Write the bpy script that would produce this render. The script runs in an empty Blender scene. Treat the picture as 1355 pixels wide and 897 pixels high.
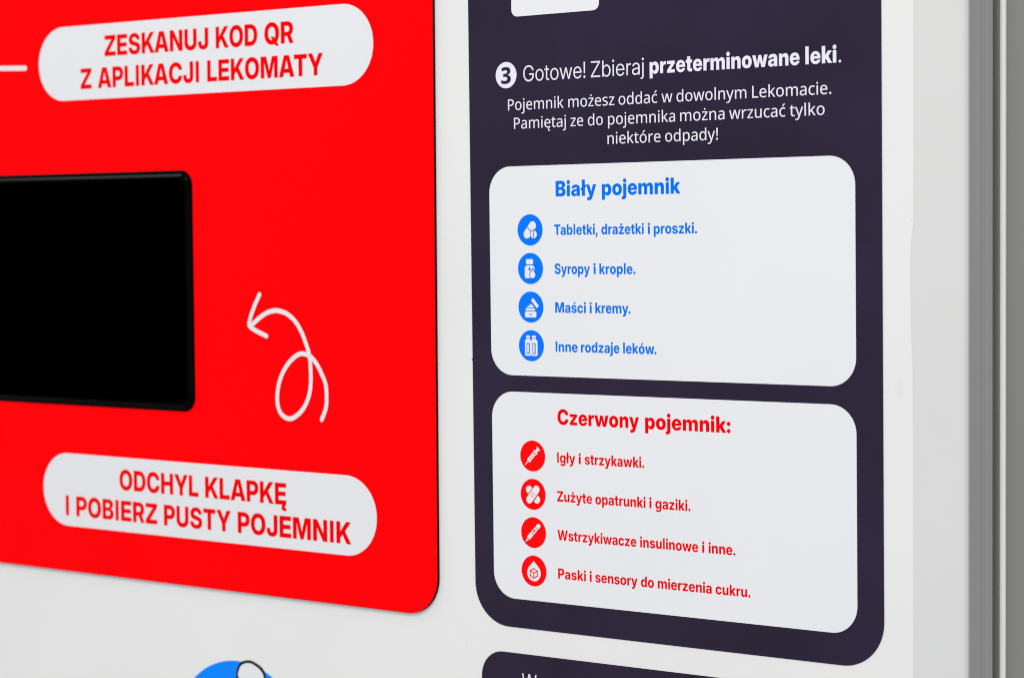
import bpy, bmesh, math, random, json
from mathutils import Matrix, Vector
from mathutils.geometry import delaunay_2d_cdt
random.seed(4)
SC = bpy.context.scene
COL = SC.collection
MM = 0.001

# ------------------------------------------------------------------ camera
cam_data = bpy.data.cameras.new('camera')
cam_data.lens = 81.80
cam_data.sensor_width = 36.0
cam_data.clip_start = 0.05
cam_data.clip_end = 60.0
cam_data.dof.use_dof = True
cam_data.dof.focus_distance = 1.43
cam_data.dof.aperture_fstop = 9.0
cam = bpy.data.objects.new('camera', cam_data)
COL.objects.link(cam)
RC = ((0.796894, -0.018045, 0.603849), (0.603999, 0.043702, -0.795786), (-0.012029, 0.998882, 0.045725))
mw = Matrix([list(r) + [0] for r in RC] + [[0, 0, 0, 1]])
mw.translation = Vector((0.905774, -1.193679, 0.068587))
cam.matrix_world = mw
SC.camera = cam

# ------------------------------------------------------------------ room light
world = bpy.data.worlds.new('World')
SC.world = world
world.use_nodes = True
bg = world.node_tree.nodes['Background']
bg.inputs[0].default_value = (0.97, 0.985, 1.0, 1)
bg.inputs[1].default_value = 0.60


def area_lamp(name, loc, target, sx, sy, power, color):
    d = bpy.data.lights.new(name, 'AREA')
    d.shape = 'RECTANGLE'
    d.size, d.size_y = sx, sy
    d.energy = power
    d.color = color
    o = bpy.data.objects.new(name, d)
    COL.objects.link(o)
    o.location = loc
    o.rotation_euler = (Vector(target) - Vector(loc)).to_track_quat('-Z', 'Y').to_euler()
    return o


area_lamp('ceiling_lamp', (0.5, -2.4, 2.3), (0.1, 0.0, 0.0), 2.6, 1.2, 56, (1.0, 0.985, 0.965))
area_lamp('left_fill', (-2.5, -0.75, 2.1), (-0.4, 0.0, -0.3), 1.4, 0.8, 21, (1.0, 0.985, 0.965))  # unseen fill, added to light the left side and the bezel's upper bevel
area_lamp('front_fill', (1.6, -3.0, 0.1), (0.1, 0.0, -0.1), 1.6, 1.6, 17, (0.98, 0.99, 1.0))  # added fill with no visible source, brightens the front

SC.view_settings.view_transform = 'Standard'
SC.view_settings.look = 'None'
SC.view_settings.exposure = 0.0
SC.view_settings.gamma = 1.0
SC.view_settings.use_curve_mapping = False
SC.cycles.max_bounces = 6
SC.cycles.use_denoising = True
SC.cycles.pixel_filter_type = 'BLACKMAN_HARRIS'
SC.cycles.filter_width = 1.0


# ------------------------------------------------------------------ materials
def mat(name, rgb, rough=0.4, spec=0.5, metal=0.0, bump=None, vary=None, coat=0.0):
    m = bpy.data.materials.new(name)
    m.use_nodes = True
    nt = m.node_tree
    b = nt.nodes['Principled BSDF']
    b.inputs['Base Color'].default_value = (*rgb, 1)
    b.inputs['Roughness'].default_value = rough
    b.inputs['Specular IOR Level'].default_value = spec
    b.inputs['Metallic'].default_value = metal
    b.inputs['Coat Weight'].default_value = coat
    tc = nt.nodes.new('ShaderNodeTexCoord')
    if vary:
        scale, amt, stretch = vary
        mp = nt.nodes.new('ShaderNodeMapping')
        mp.inputs['Scale'].default_value = stretch
        nt.links.new(tc.outputs['Object'], mp.inputs['Vector'])
        n = nt.nodes.new('ShaderNodeTexNoise')
        n.inputs['Scale'].default_value = scale
        n.inputs['Detail'].default_value = 5
        nt.links.new(mp.outputs[0], n.inputs['Vector'])
        r = nt.nodes.new('ShaderNodeMapRange')
        r.inputs['From Min'].default_value = 0.3
        r.inputs['From Max'].default_value = 0.7
        r.inputs['To Min'].default_value = 1 - amt
        r.inputs['To Max'].default_value = 1 + amt
        nt.links.new(n.outputs['Fac'], r.inputs['Value'])
        mx = nt.nodes.new('ShaderNodeVectorMath')
        mx.operation = 'SCALE'
        mx.inputs[0].default_value = rgb
        nt.links.new(r.outputs[0], mx.inputs['Scale'])
        nt.links.new(mx.outputs[0], b.inputs['Base Color'])
        r2 = nt.nodes.new('ShaderNodeMapRange')
        r2.inputs['To Min'].default_value = max(0.05, rough - 0.08)
        r2.inputs['To Max'].default_value = rough + 0.08
        nt.links.new(n.outputs['Fac'], r2.inputs['Value'])
        nt.links.new(r2.outputs[0], b.inputs['Roughness'])
    if bump:
        scale, strength, dist = bump
        n = nt.nodes.new('ShaderNodeTexNoise')
        n.inputs['Scale'].default_value = scale
        n.inputs['Detail'].default_value = 3
        nt.links.new(tc.outputs['Object'], n.inputs['Vector'])
        bp = nt.nodes.new('ShaderNodeBump')
        bp.inputs['Strength'].default_value = strength
        bp.inputs['Distance'].default_value = dist
        nt.links.new(n.outputs['Fac'], bp.inputs['Height'])
        nt.links.new(bp.outputs[0], b.inputs['Normal'])
    return m


def smudges(m, spots):
    """soft grey scuffs on a coat of paint: (x, z, radius x, radius z, strength) in metres"""
    nt = m.node_tree
    b = nt.nodes['Principled BSDF']
    src = b.inputs['Base Color'].links[0].from_socket
    tc = next(n for n in nt.nodes if n.type == 'TEX_COORD')
    nz = nt.nodes.new('ShaderNodeTexNoise')
    nz.inputs['Scale'].default_value = 260
    nt.links.new(tc.outputs['Object'], nz.inputs['Vector'])
    for x, z, rx, rz, s in spots:
        mp = nt.nodes.new('ShaderNodeMapping')
        mp.inputs['Location'].default_value = (-x / rx, 0, -z / rz)
        mp.inputs['Scale'].default_value = (1 / rx, 0, 1 / rz)
        nt.links.new(tc.outputs['Object'], mp.inputs['Vector'])
        ln = nt.nodes.new('ShaderNodeVectorMath')
        ln.operation = 'LENGTH'
        nt.links.new(mp.outputs[0], ln.inputs[0])
        ad = nt.nodes.new('ShaderNodeMath')
        ad.operation = 'ADD'
        nt.links.new(ln.outputs['Value'], ad.inputs[0])
        nt.links.new(nz.outputs['Fac'], ad.inputs[1])
        r = nt.nodes.new('ShaderNodeMapRange')
        r.interpolation_type = 'SMOOTHSTEP'
        r.inputs['From Min'].default_value = 0.7
        r.inputs['From Max'].default_value = 1.5
        r.inputs['To Min'].default_value = 1 - s
        r.inputs['To Max'].default_value = 1.0
        nt.links.new(ad.outputs[0], r.inputs['Value'])
        sc = nt.nodes.new('ShaderNodeVectorMath')
        sc.operation = 'SCALE'
        nt.links.new(src, sc.inputs[0])
        nt.links.new(r.outputs[0], sc.inputs['Scale'])
        src = sc.outputs[0]
    nt.links.new(src, b.inputs['Base Color'])


M = {}
M['coat'] = mat('white_powder_coat', (0.755, 0.757, 0.747), 0.55, 0.15, bump=(900, 0.10, 0.0004), vary=(7, 0.012, (1, 1, 1)))
smudges(M['coat'], [(0.2864, 0.0735, 0.0012, 0.002, 0.10), (0.2785, -0.0220, 0.004, 0.008, 0.05), (-0.0397, -0.2022, 0.0007, 0.0006, 0.25),
                    (-0.235, -0.218, 0.03, 0.02, 0.012), (0.2745, 0.115, 0.004, 0.004, 0.015), (0.005, -0.195, 0.02, 0.01, 0.01)])
M['paint'] = mat('cabinet_white_paint', (0.65, 0.655, 0.645), 0.6, 0.08, bump=(700, 0.12, 0.0004), vary=(7, 0.012, (1, 1, 1)))
M['red'] = mat('red_print', (0.985, 0.0001, 0.0020), 0.5, 0.02, vary=(9, 0.012, (1, 1, 1)))
M['core'] = mat('black_plastic_core', (0.002, 0.002, 0.0022), 0.6, 0.05)
M['white'] = mat('white_print', (0.735, 0.745, 0.765), 0.45, 0.2, vary=(12, 0.008, (1, 1, 1)))
M['card'] = mat('white_card_print', (0.76, 0.765, 0.79), 0.45, 0.25, vary=(10, 0.008, (1, 1, 1)))
M['ink_white'] = mat('pale_lettering_print', (0.76, 0.75, 0.84), 0.45, 0.2)
M['navy'] = mat('dark_violet_vinyl', (0.0175, 0.0100, 0.0310), 0.40, 0.20, bump=(70, 0.05, 0.001), vary=(13, 0.2, (1, 1, 1)))  # mottling also puts soft sheen patches into the colour
M['ink_red'] = mat('red_lettering_print', (0.86, 0.0003, 0.002), 0.5, 0.02)
M['ink_blue'] = mat('blue_lettering_print', (0.0002, 0.165, 0.80), 0.5, 0.02)
M['badge_blue'] = mat('blue_badge_print', (0.0005, 0.172, 0.97), 0.45, 0.06)
M['badge_red'] = mat('red_badge_print', (0.96, 0.0003, 0.0015), 0.45, 0.06)
M['sky_blue'] = mat('bright_blue_vinyl', (0.0005, 0.225, 0.99), 0.45, 0.08)
M['black_ink'] = mat('black_outline_print', (0.008, 0.008, 0.010), 0.5, 0.2)
M['bezel'] = mat('black_bezel_plastic', (0.0004, 0.0004, 0.0005), 0.18, 0.03, bump=(1500, 0.05, 0.0002))
M['glass'] = mat('black_screen_glass', (0.0001, 0.0001, 0.00015), 0.30, 0.0)
M['grey'] = mat('grey_metal', (0.235, 0.236, 0.229), 0.5, 0.25, bump=(900, 0.06, 0.0003), vary=(5, 0.03, (6, 6, 0.6)))
M['side'] = mat('cabinet_side_shaded', (0.43, 0.43, 0.422), 0.5, 0.15, bump=(900, 0.06, 0.0003), vary=(5, 0.03, (1, 6, 0.6)))  # cabinet white darkened, the side's shade is in the base colour
M['grey_dark'] = mat('dark_rubber_seal', (0.18, 0.18, 0.175), 0.6, 0.3)
M['strip'] = mat('pale_edge_strip', (0.78, 0.785, 0.77), 0.4, 0.4)


# glyph outlines: font -> character -> (advance, closed outlines), 1/1000 em
GLYPHS = {
 'bold': {
  'A': (753, [[[6,0],[253,728],[497,728],[746,0],[541,0],[447,308],[423,392],[399,478],[375,566],[351,659],[399,659],[375,566],[351,477],[327,392],[302,308],[207,0]],[[180,137],[180,279],[573,279],[573,137]]]),
  'B': (652, [[[47,0],[47,728],[353,728],[385,727],[414,724],[442,719],[467,713],[490,704],[512,694],[531,683],[548,670],[562,655],[575,640],[585,623],[593,604],[599,585],[602,565],[603,544],[602,524],[599,504],[594,486],[586,469],[577,453],[566,439],[553,425],[538,414],[522,404],[505,395],[486,388],[466,383],[466,381],[489,378],[510,373],[530,366],[549,356],[566,344],[582,330],[596,314],[608,295],[617,275],[624,254],[628,230],[629,205],[628,182],[625,160],[619,138],[610,118],[600,99],[587,81],[572,65],[554,51],[535,38],[514,26],[490,17],[465,9],[437,4],[408,1],[377,0]],[[226,141],[342,141],[360,142],[376,144],[391,149],[404,155],[415,162],[425,172],[432,182],[437,194],[440,207],[441,221],[440,238],[436,252],[429,266],[420,277],[409,287],[396,294],[380,300],[363,304],[344,305],[226,305]],[[226,433],[332,433],[349,434],[364,437],[378,442],[390,450],[401,459],[409,469],[415,481],[418,495],[420,510],[419,524],[416,536],[411,547],[404,557],[396,566],[386,574],[374,579],[362,584],[348,586],[332,587],[226,587]]]),
  'C': (732, [[[377,-11],[338,-10],[300,-4],[265,5],[231,17],[198,33],[168,52],[140,74],[115,100],[93,129],[73,161],[56,195],[43,233],[34,274],[29,317],[27,363],[29,410],[34,453],[44,494],[56,532],[73,567],[93,599],[115,628],[140,653],[168,676],[198,695],[231,711],[265,723],[301,732],[338,737],[377,739],[409,738],[441,734],[472,728],[501,719],[528,709],[554,696],[578,681],[601,664],[621,645],[640,624],[657,601],[671,576],[684,550],[694,522],[701,493],[706,462],[522,462],[518,479],[512,496],[505,511],[496,525],[486,537],[475,548],[462,557],[448,565],[433,571],[416,576],[399,578],[380,579],[359,578],[340,575],[322,570],[305,563],[289,554],[275,542],[262,529],[250,515],[240,498],[232,480],[225,459],[219,438],[215,415],[213,390],[212,363],[213,337],[215,312],[219,289],[225,267],[232,247],[240,229],[250,212],[262,198],[275,185],[289,174],[305,164],[322,157],[340,152],[359,149],[380,148],[398,149],[416,152],[432,156],[447,162],[461,170],[474,179],[486,190],[496,202],[504,216],[512,231],[518,248],[522,265],[707,265],[702,236],[694,208],[685,181],[673,155],[659,131],[642,108],[624,87],[604,67],[581,50],[557,34],[531,21],[503,9],[474,0],[443,-6],[411,-10]]]),
  'D': (711, [[[320,0],[125,0],[125,153],[311,153],[336,154],[359,157],[380,161],[399,168],[417,176],[433,186],[447,198],[459,212],[470,227],[479,245],[486,265],[492,287],[496,310],[499,336],[500,364],[499,391],[496,417],[492,441],[486,463],[479,482],[469,500],[458,516],[446,530],[431,542],[415,552],[397,560],[378,566],[356,571],[333,574],[308,575],[122,575],[122,728],[319,728],[363,726],[404,720],[442,712],[479,699],[512,683],[544,664],[572,642],[597,616],[620,588],[639,557],[655,523],[668,487],[677,448],[682,407],[684,364],[682,320],[677,279],[668,241],[655,204],[639,171],[620,139],[598,111],[573,86],[545,64],[514,44],[480,28],[444,16],[405,7],[364,2]],[[230,728],[230,0],[47,0],[47,728]]]),
  'E': (620, [[[47,0],[47,728],[587,728],[587,574],[230,574],[230,440],[559,440],[559,291],[230,291],[230,154],[586,154],[586,0]]]),
  'H': (729, [[[47,0],[47,728],[230,728],[230,447],[500,447],[500,728],[682,728],[682,0],[500,0],[500,294],[230,294],[230,0]]]),
  'I': (312, [[[70,0],[242,0],[242,728],[70,728]]]),
  'J': (580, [[[277,-11],[231,-9],[189,-1],[152,11],[119,28],[91,51],[67,77],[48,108],[35,144],[27,183],[24,227],[24,279],[197,279],[197,225],[198,209],[200,195],[205,182],[210,171],[218,161],[226,153],[236,147],[248,143],[261,140],[275,139],[288,140],[301,143],[312,147],[323,153],[331,161],[339,171],[344,182],[348,195],[351,209],[352,225],[352,728],[534,728],[534,223],[531,180],[523,141],[510,107],[491,76],[467,50],[437,28],[404,11],[366,-1],[324,-9]]]),
  'K': (720, [[[182,126],[182,335],[205,369],[229,401],[253,433],[278,465],[303,498],[330,532],[487,728],[702,728],[397,360],[380,362]],[[47,0],[47,728],[230,728],[230,555],[229,355],[230,267],[230,0]],[[502,0],[312,306],[422,443],[713,0]]]),
  'L': (568, [[[47,0],[47,728],[230,728],[230,154],[545,154],[545,0]]]),
  'M': (921, [[[47,0],[47,728],[321,728],[407,460],[412,440],[418,418],[425,393],[436,351],[447,308],[458,264],[468,222],[474,197],[479,174],[483,154],[439,154],[444,174],[449,197],[455,222],[465,264],[475,308],[486,351],[497,392],[503,418],[510,440],[515,460],[599,728],[874,728],[874,0],[694,0],[694,305],[694,323],[694,343],[695,367],[696,407],[697,449],[699,494],[700,539],[701,583],[701,624],[720,624],[709,581],[698,537],[686,492],[674,447],[663,405],[652,366],[645,343],[639,323],[634,305],[535,0],[386,0],[287,305],[281,323],[275,343],[268,366],[257,405],[245,447],[233,492],[221,537],[209,581],[198,624],[220,624],[220,583],[221,539],[222,494],[224,449],[225,407],[226,367],[227,343],[227,323],[227,305],[227,0]]]),
  'N': (741, [[[47,0],[47,728],[238,728],[435,411],[444,395],[454,377],[466,357],[484,324],[503,288],[521,251],[539,214],[519,175],[516,216],[514,261],[513,309],[511,355],[511,383],[510,407],[510,428],[510,728],[694,728],[694,0],[503,0],[321,291],[310,311],[297,332],[284,355],[262,394],[239,436],[215,482],[190,531],[222,542],[225,491],[227,441],[229,395],[230,353],[230,329],[231,309],[231,292],[231,0]]]),
  'O': (753, [[[376,-11],[338,-10],[301,-4],[265,5],[231,17],[198,33],[168,52],[140,74],[115,100],[93,129],[73,161],[56,196],[44,233],[34,274],[29,317],[27,363],[29,410],[34,453],[44,494],[56,532],[73,567],[93,599],[115,628],[140,653],[168,676],[198,695],[231,711],[265,723],[301,732],[338,737],[376,739],[415,737],[452,732],[488,723],[522,711],[554,695],[584,676],[612,653],[637,628],[660,599],[679,567],[696,532],[709,494],[718,453],[724,410],[726,363],[724,317],[718,274],[709,233],[696,195],[679,160],[660,128],[637,100],[612,74],[584,52],[554,33],[522,17],[488,5],[452,-4],[415,-10]],[[376,148],[396,149],[415,152],[433,157],[449,164],[464,173],[478,184],[491,197],[502,212],[512,229],[521,247],[528,267],[533,289],[537,312],[540,337],[541,363],[540,390],[537,415],[533,438],[528,460],[521,480],[512,499],[502,515],[491,530],[478,543],[464,554],[449,563],[433,570],[415,575],[396,578],[376,579],[357,578],[338,575],[320,570],[304,563],[289,554],[275,543],[262,530],[251,515],[241,499],[232,480],[225,460],[219,438],[215,415],[213,390],[212,363],[213,337],[215,312],[219,289],[225,267],[232,247],[241,229],[251,212],[262,197],[275,184],[289,173],[304,164],[320,157],[338,152],[357,149]]]),
  'P': (644, [[[47,0],[47,728],[348,728],[381,726],[412,723],[441,717],[468,708],[494,697],[517,684],[539,668],[558,651],[575,632],[589,610],[601,587],[610,562],[617,536],[621,508],[623,478],[621,448],[617,421],[610,394],[601,369],[589,346],[574,325],[557,306],[538,288],[517,273],[493,260],[467,249],[440,240],[410,234],[379,230],[346,229],[153,229],[153,379],[329,379],[351,380],[371,384],[389,391],[405,400],[418,412],[428,426],[435,441],[440,459],[441,478],[440,498],[435,515],[428,531],[418,544],[405,556],[389,565],[371,572],[351,576],[329,577],[230,577],[230,0]]]),
  'Q': (755, [[[310,262],[454,262],[514,187],[595,94],[720,-56],[560,-56],[477,45],[418,120]],[[376,-11],[338,-10],[301,-4],[265,5],[231,17],[198,33],[168,52],[140,74],[115,100],[93,129],[73,161],[56,196],[44,233],[34,274],[29,317],[27,363],[29,410],[34,453],[44,494],[56,532],[73,567],[93,599],[115,628],[140,653],[168,676],[198,695],[231,711],[265,723],[301,732],[338,737],[376,739],[415,737],[452,732],[488,723],[522,711],[554,695],[584,676],[612,653],[637,628],[660,599],[679,567],[696,532],[709,494],[718,453],[724,410],[726,363],[724,317],[718,274],[709,233],[696,195],[679,160],[660,128],[637,100],[612,74],[584,52],[554,33],[522,17],[488,5],[452,-4],[415,-10]],[[376,148],[396,149],[415,152],[433,157],[449,164],[464,173],[478,184],[491,197],[502,212],[512,229],[521,247],[528,267],[533,289],[537,312],[540,337],[541,363],[540,390],[537,415],[533,438],[528,460],[521,480],[512,499],[502,515],[491,530],[478,543],[464,554],[449,563],[433,570],[415,575],[396,578],[376,579],[357,578],[338,575],[320,570],[304,563],[289,554],[275,543],[262,530],[251,515],[241,499],[232,480],[225,460],[219,438],[215,415],[213,390],[212,363],[213,337],[215,312],[219,289],[225,267],[232,247],[241,229],[251,212],[262,197],[275,184],[289,173],[304,164],[320,157],[338,152],[357,149]]]),
  'R': (661, [[[47,0],[47,728],[349,728],[382,726],[413,723],[442,717],[470,708],[495,697],[519,684],[540,669],[559,652],[576,633],[590,612],[602,589],[612,564],[618,538],[622,510],[624,480],[622,451],[618,424],[611,398],[601,374],[589,352],[574,331],[556,312],[537,296],[515,281],[491,269],[464,258],[436,250],[406,244],[374,241],[340,240],[158,240],[158,383],[330,383],[353,384],[373,388],[391,395],[406,404],[419,415],[429,428],[437,444],[441,461],[443,480],[441,500],[437,517],[429,533],[419,546],[406,557],[390,566],[373,573],[353,577],[330,578],[230,578],[230,0]],[[451,0],[286,330],[476,330],[645,0]]]),
  'S': (671, [[[339,-11],[301,-10],[266,-7],[233,-1],[202,7],[174,18],[148,31],[124,45],[103,63],[85,82],[69,103],[56,127],[46,153],[39,180],[34,210],[33,242],[207,242],[208,226],[212,211],[217,197],[225,185],[234,174],[244,164],[257,155],[270,148],[291,142],[314,137],[340,136],[362,137],[383,140],[401,145],[417,152],[431,161],[442,171],[450,183],[455,196],[456,210],[455,223],[451,234],[443,245],[433,254],[420,262],[404,270],[384,277],[361,284],[335,290],[260,305],[221,315],[185,327],[154,342],[126,359],[102,378],[82,400],[67,424],[56,451],[50,480],[48,511],[49,537],[53,563],[61,587],[71,609],[84,630],[100,650],[118,668],[138,684],[161,698],[186,710],[213,720],[241,729],[271,734],[303,738],[336,739],[371,738],[403,734],[433,729],[461,720],[488,710],[512,698],[534,683],[554,667],[571,649],[586,628],[599,606],[609,582],[617,557],[621,530],[623,501],[453,501],[451,518],[446,532],[439,545],[430,557],[419,568],[406,576],[392,583],[376,588],[358,591],[338,592],[318,591],[300,588],[283,582],[268,576],[256,567],[246,557],[238,546],[234,534],[232,520],[234,508],[238,497],[244,487],[254,478],[266,470],[281,463],[299,456],[321,450],[345,445],[407,432],[445,423],[480,413],[511,402],[538,388],[562,374],[582,357],[600,339],[614,319],[624,297],[632,274],[637,248],[638,221],[637,192],[632,165],[625,141],[615,117],[603,96],[587,76],[569,58],[549,42],[526,28],[500,16],[472,6],[442,-1],[410,-7],[375,-10]]]),
  'T': (655, [[[23,574],[23,728],[633,728],[633,574],[419,574],[419,0],[236,0],[236,574]]]),
  'U': (709, [[[355,-11],[318,-10],[284,-6],[251,1],[221,10],[192,22],[166,37],[142,53],[120,72],[101,93],[84,116],[71,141],[60,168],[52,196],[48,226],[46,257],[46,728],[225,728],[225,272],[226,254],[229,237],[235,222],[242,207],[251,193],[261,181],[274,170],[287,161],[302,154],[319,149],[336,146],[355,145],[373,146],[391,149],[407,154],[422,161],[436,170],[448,181],[459,193],[468,206],[475,221],[480,237],[483,254],[484,272],[484,728],[663,728],[663,257],[662,226],[657,196],[649,168],[639,141],[625,116],[608,93],[589,72],[568,53],[544,37],[517,22],[489,10],[458,1],[425,-6],[391,-10]]]),
  'Y': (725, [[[277,0],[277,258],[6,728],[217,728],[328,515],[343,487],[356,459],[369,430],[383,400],[352,400],[365,430],[377,459],[390,487],[404,515],[510,728],[719,728],[455,258],[455,0]]]),
  'Z': (654, [[[31,0],[31,131],[319,484],[351,522],[384,560],[419,598],[454,636],[473,575],[424,574],[374,574],[325,574],[275,574],[38,574],[38,728],[621,728],[621,597],[338,246],[305,207],[272,169],[237,130],[202,91],[183,152],[233,153],[283,154],[333,154],[384,154],[623,154],[623,0]]]),
  'Ę': (620, [[[47,0],[47,728],[587,728],[587,574],[230,574],[230,440],[559,440],[559,291],[230,291],[230,154],[586,154],[586,0]],[[501,-205],[474,-204],[449,-201],[427,-195],[408,-188],[391,-178],[377,-166],[366,-153],[358,-137],[353,-120],[352,-101],[354,-79],[359,-59],[369,-39],[382,-20],[399,-2],[418,15],[586,0],[568,-10],[553,-20],[541,-28],[532,-37],[524,-48],[519,-60],[517,-72],[518,-81],[521,-89],[527,-95],[534,-99],[543,-102],[554,-103],[562,-102],[569,-102],[577,-101],[584,-100],[591,-200],[571,-202],[547,-204],[523,-205]]]),
 },
 'heavy': {
  ':': (269, [[[135,-10],[119,-8],[105,-5],[91,0],[78,8],[67,18],[57,30],[49,42],[43,56],[40,70],[39,86],[40,101],[43,116],[49,129],[57,142],[67,153],[78,164],[91,171],[105,177],[119,180],[135,181],[150,180],[165,177],[178,171],[191,164],[202,153],[212,142],[220,129],[226,116],[229,101],[230,86],[229,70],[226,56],[220,42],[212,30],[202,18],[191,8],[178,0],[165,-5],[150,-8]],[[135,313],[119,315],[105,318],[91,323],[78,331],[67,341],[57,353],[49,365],[43,379],[40,393],[39,409],[40,424],[43,439],[49,452],[57,465],[67,476],[78,486],[91,494],[105,500],[119,503],[135,504],[150,503],[165,500],[178,494],[191,486],[202,476],[212,465],[220,452],[226,439],[229,424],[230,409],[229,393],[226,379],[220,365],[212,353],[202,341],[191,331],[178,323],[165,318],[150,315]]]),
  'B': (652, [[[46,0],[46,728],[354,728],[385,727],[415,724],[442,719],[468,713],[491,704],[512,694],[532,683],[548,670],[563,655],[576,640],[586,623],[594,605],[600,586],[603,565],[604,544],[603,524],[600,505],[595,486],[587,469],[578,453],[567,439],[554,426],[539,414],[523,404],[506,395],[487,388],[467,383],[467,381],[489,378],[510,374],[531,366],[550,356],[567,344],[583,330],[597,314],[608,296],[618,275],[625,254],[629,230],[630,205],[629,182],[625,160],[619,139],[611,118],[600,99],[588,82],[572,65],[555,51],[536,38],[514,26],[491,17],[465,10],[438,4],[409,1],[378,0]],[[228,143],[342,143],[360,144],[376,146],[390,150],[403,156],[414,164],[423,173],[430,183],[435,195],[438,208],[439,222],[438,238],[434,253],[428,266],[419,277],[408,286],[395,294],[379,299],[362,303],[343,304],[228,304]],[[228,434],[331,434],[348,435],[363,438],[377,443],[389,450],[399,459],[407,469],[413,481],[417,495],[418,510],[417,523],[414,535],[409,546],[403,556],[395,565],[385,572],[373,578],[361,582],[347,584],[332,585],[228,585]]]),
  'C': (732, [[[376,-11],[338,-10],[300,-4],[264,5],[230,17],[198,33],[167,52],[140,74],[115,100],[92,128],[72,160],[56,195],[43,233],[34,274],[28,317],[26,363],[28,410],[34,454],[43,494],[56,532],[72,567],[92,599],[115,628],[140,654],[168,676],[198,695],[231,711],[265,723],[300,732],[338,737],[376,739],[410,738],[441,734],[472,728],[501,719],[529,708],[555,695],[579,680],[602,663],[622,644],[641,623],[658,600],[672,576],[685,549],[695,521],[702,492],[707,461],[520,461],[516,478],[510,495],[503,510],[495,523],[485,535],[473,546],[461,555],[447,563],[432,569],[416,574],[398,576],[380,577],[360,576],[340,573],[322,568],[306,561],[290,552],[276,541],[263,528],[252,513],[242,497],[234,478],[227,459],[221,437],[217,414],[215,389],[214,363],[215,337],[217,312],[221,289],[227,268],[234,248],[242,230],[252,214],[263,199],[276,186],[290,175],[306,166],[322,159],[340,154],[359,151],[380,150],[398,151],[415,154],[432,158],[446,164],[460,172],[473,181],[484,192],[494,204],[503,218],[510,233],[516,249],[520,266],[707,266],[702,237],[695,209],[686,182],[674,156],[660,131],[643,108],[625,87],[604,68],[582,50],[558,34],[532,21],[504,9],[474,0],[443,-6],[411,-10]]]),
  'a': (578, [[[204,-9],[178,-8],[155,-5],[133,0],[112,8],[93,17],[76,29],[62,43],[49,59],[41,73],[35,89],[30,106],[28,125],[27,145],[28,166],[31,186],[35,203],[42,219],[54,238],[68,254],[85,268],[104,280],[126,290],[149,297],[186,305],[227,310],[255,313],[280,316],[300,319],[317,322],[330,327],[340,332],[347,339],[351,347],[353,356],[353,359],[352,368],[349,376],[345,384],[335,393],[321,400],[311,403],[299,405],[286,406],[265,405],[248,400],[238,395],[229,389],[222,382],[217,373],[213,363],[210,353],[46,357],[49,378],[54,398],[61,417],[70,435],[80,451],[93,466],[108,480],[124,492],[143,502],[163,512],[185,519],[209,525],[234,529],[262,532],[291,533],[319,532],[345,530],[369,526],[392,521],[414,514],[434,506],[452,496],[468,485],[482,473],[495,459],[506,444],[515,428],[522,411],[527,392],[530,373],[531,352],[531,0],[357,0],[357,73],[355,73],[343,55],[331,39],[317,26],[302,15],[285,6],[267,-1],[248,-5],[227,-8]],[[260,106],[276,107],[292,111],[307,116],[320,123],[332,133],[341,144],[349,156],[353,171],[354,187],[354,232],[347,229],[338,226],[329,224],[318,221],[307,219],[295,216],[282,214],[268,212],[247,207],[230,201],[215,192],[205,182],[200,174],[197,165],[196,154],[197,145],[199,136],[204,128],[214,119],[226,112],[242,108]]]),
  'e': (582, [[[297,-11],[266,-10],[236,-6],[207,1],[180,11],[155,23],[132,38],[111,55],[92,74],[75,95],[60,119],[48,144],[38,171],[32,199],[28,229],[26,261],[28,292],[32,322],[38,350],[48,377],[60,402],[75,426],[91,447],[110,466],[131,483],[154,498],[179,511],[205,521],[233,527],[262,532],[293,533],[321,532],[349,528],[375,522],[400,514],[423,503],[445,491],[465,476],[484,459],[501,440],[515,420],[528,398],[539,374],[547,349],[553,322],[557,294],[558,265],[558,218],[83,218],[83,321],[475,321],[392,301],[391,321],[387,339],[381,356],[372,370],[361,381],[348,391],[333,398],[316,402],[297,403],[278,402],[260,398],[245,391],[232,381],[221,370],[212,356],[206,340],[202,321],[201,301],[201,223],[202,202],[206,183],[213,166],[223,151],[234,138],[248,129],[265,122],[283,118],[303,116],[325,118],[344,122],[361,130],[375,140],[386,153],[394,168],[554,162],[549,142],[542,123],[532,105],[521,88],[508,72],[493,57],[476,43],[458,31],[439,20],[418,11],[390,1],[361,-6],[330,-10]]]),
  'i': (273, [[[47,0],[47,522],[226,522],[226,0]],[[235,658],[228,695],[206,728],[174,749],[136,757],[98,749],[66,728],[44,695],[37,658],[44,620],[66,587],[98,566],[136,558],[174,566],[206,587],[228,620]]]),
  'j': (274, [[[47,522],[227,522],[227,-25],[226,-49],[223,-70],[219,-91],[212,-109],[204,-126],[194,-141],[182,-154],[168,-166],[153,-176],[135,-185],[117,-192],[96,-197],[74,-201],[50,-203],[24,-204],[-38,-204],[-38,-67],[-6,-67],[7,-66],[19,-64],[28,-60],[35,-54],[41,-46],[44,-36],[47,-25],[47,-11]],[[236,658],[229,695],[207,728],[175,749],[137,757],[99,749],[67,728],[45,695],[38,658],[45,620],[67,587],[99,566],[137,558],[175,566],[207,587],[229,620]]]),
  'k': (580, [[[208,130],[208,342],[229,342],[376,522],[580,522],[356,251],[308,251]],[[47,0],[47,728],[226,728],[226,0]],[[382,0],[246,211],[363,337],[588,0]]]),
  'l': (306, [[[64,0],[242,0],[242,756],[64,756]]]),
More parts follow.
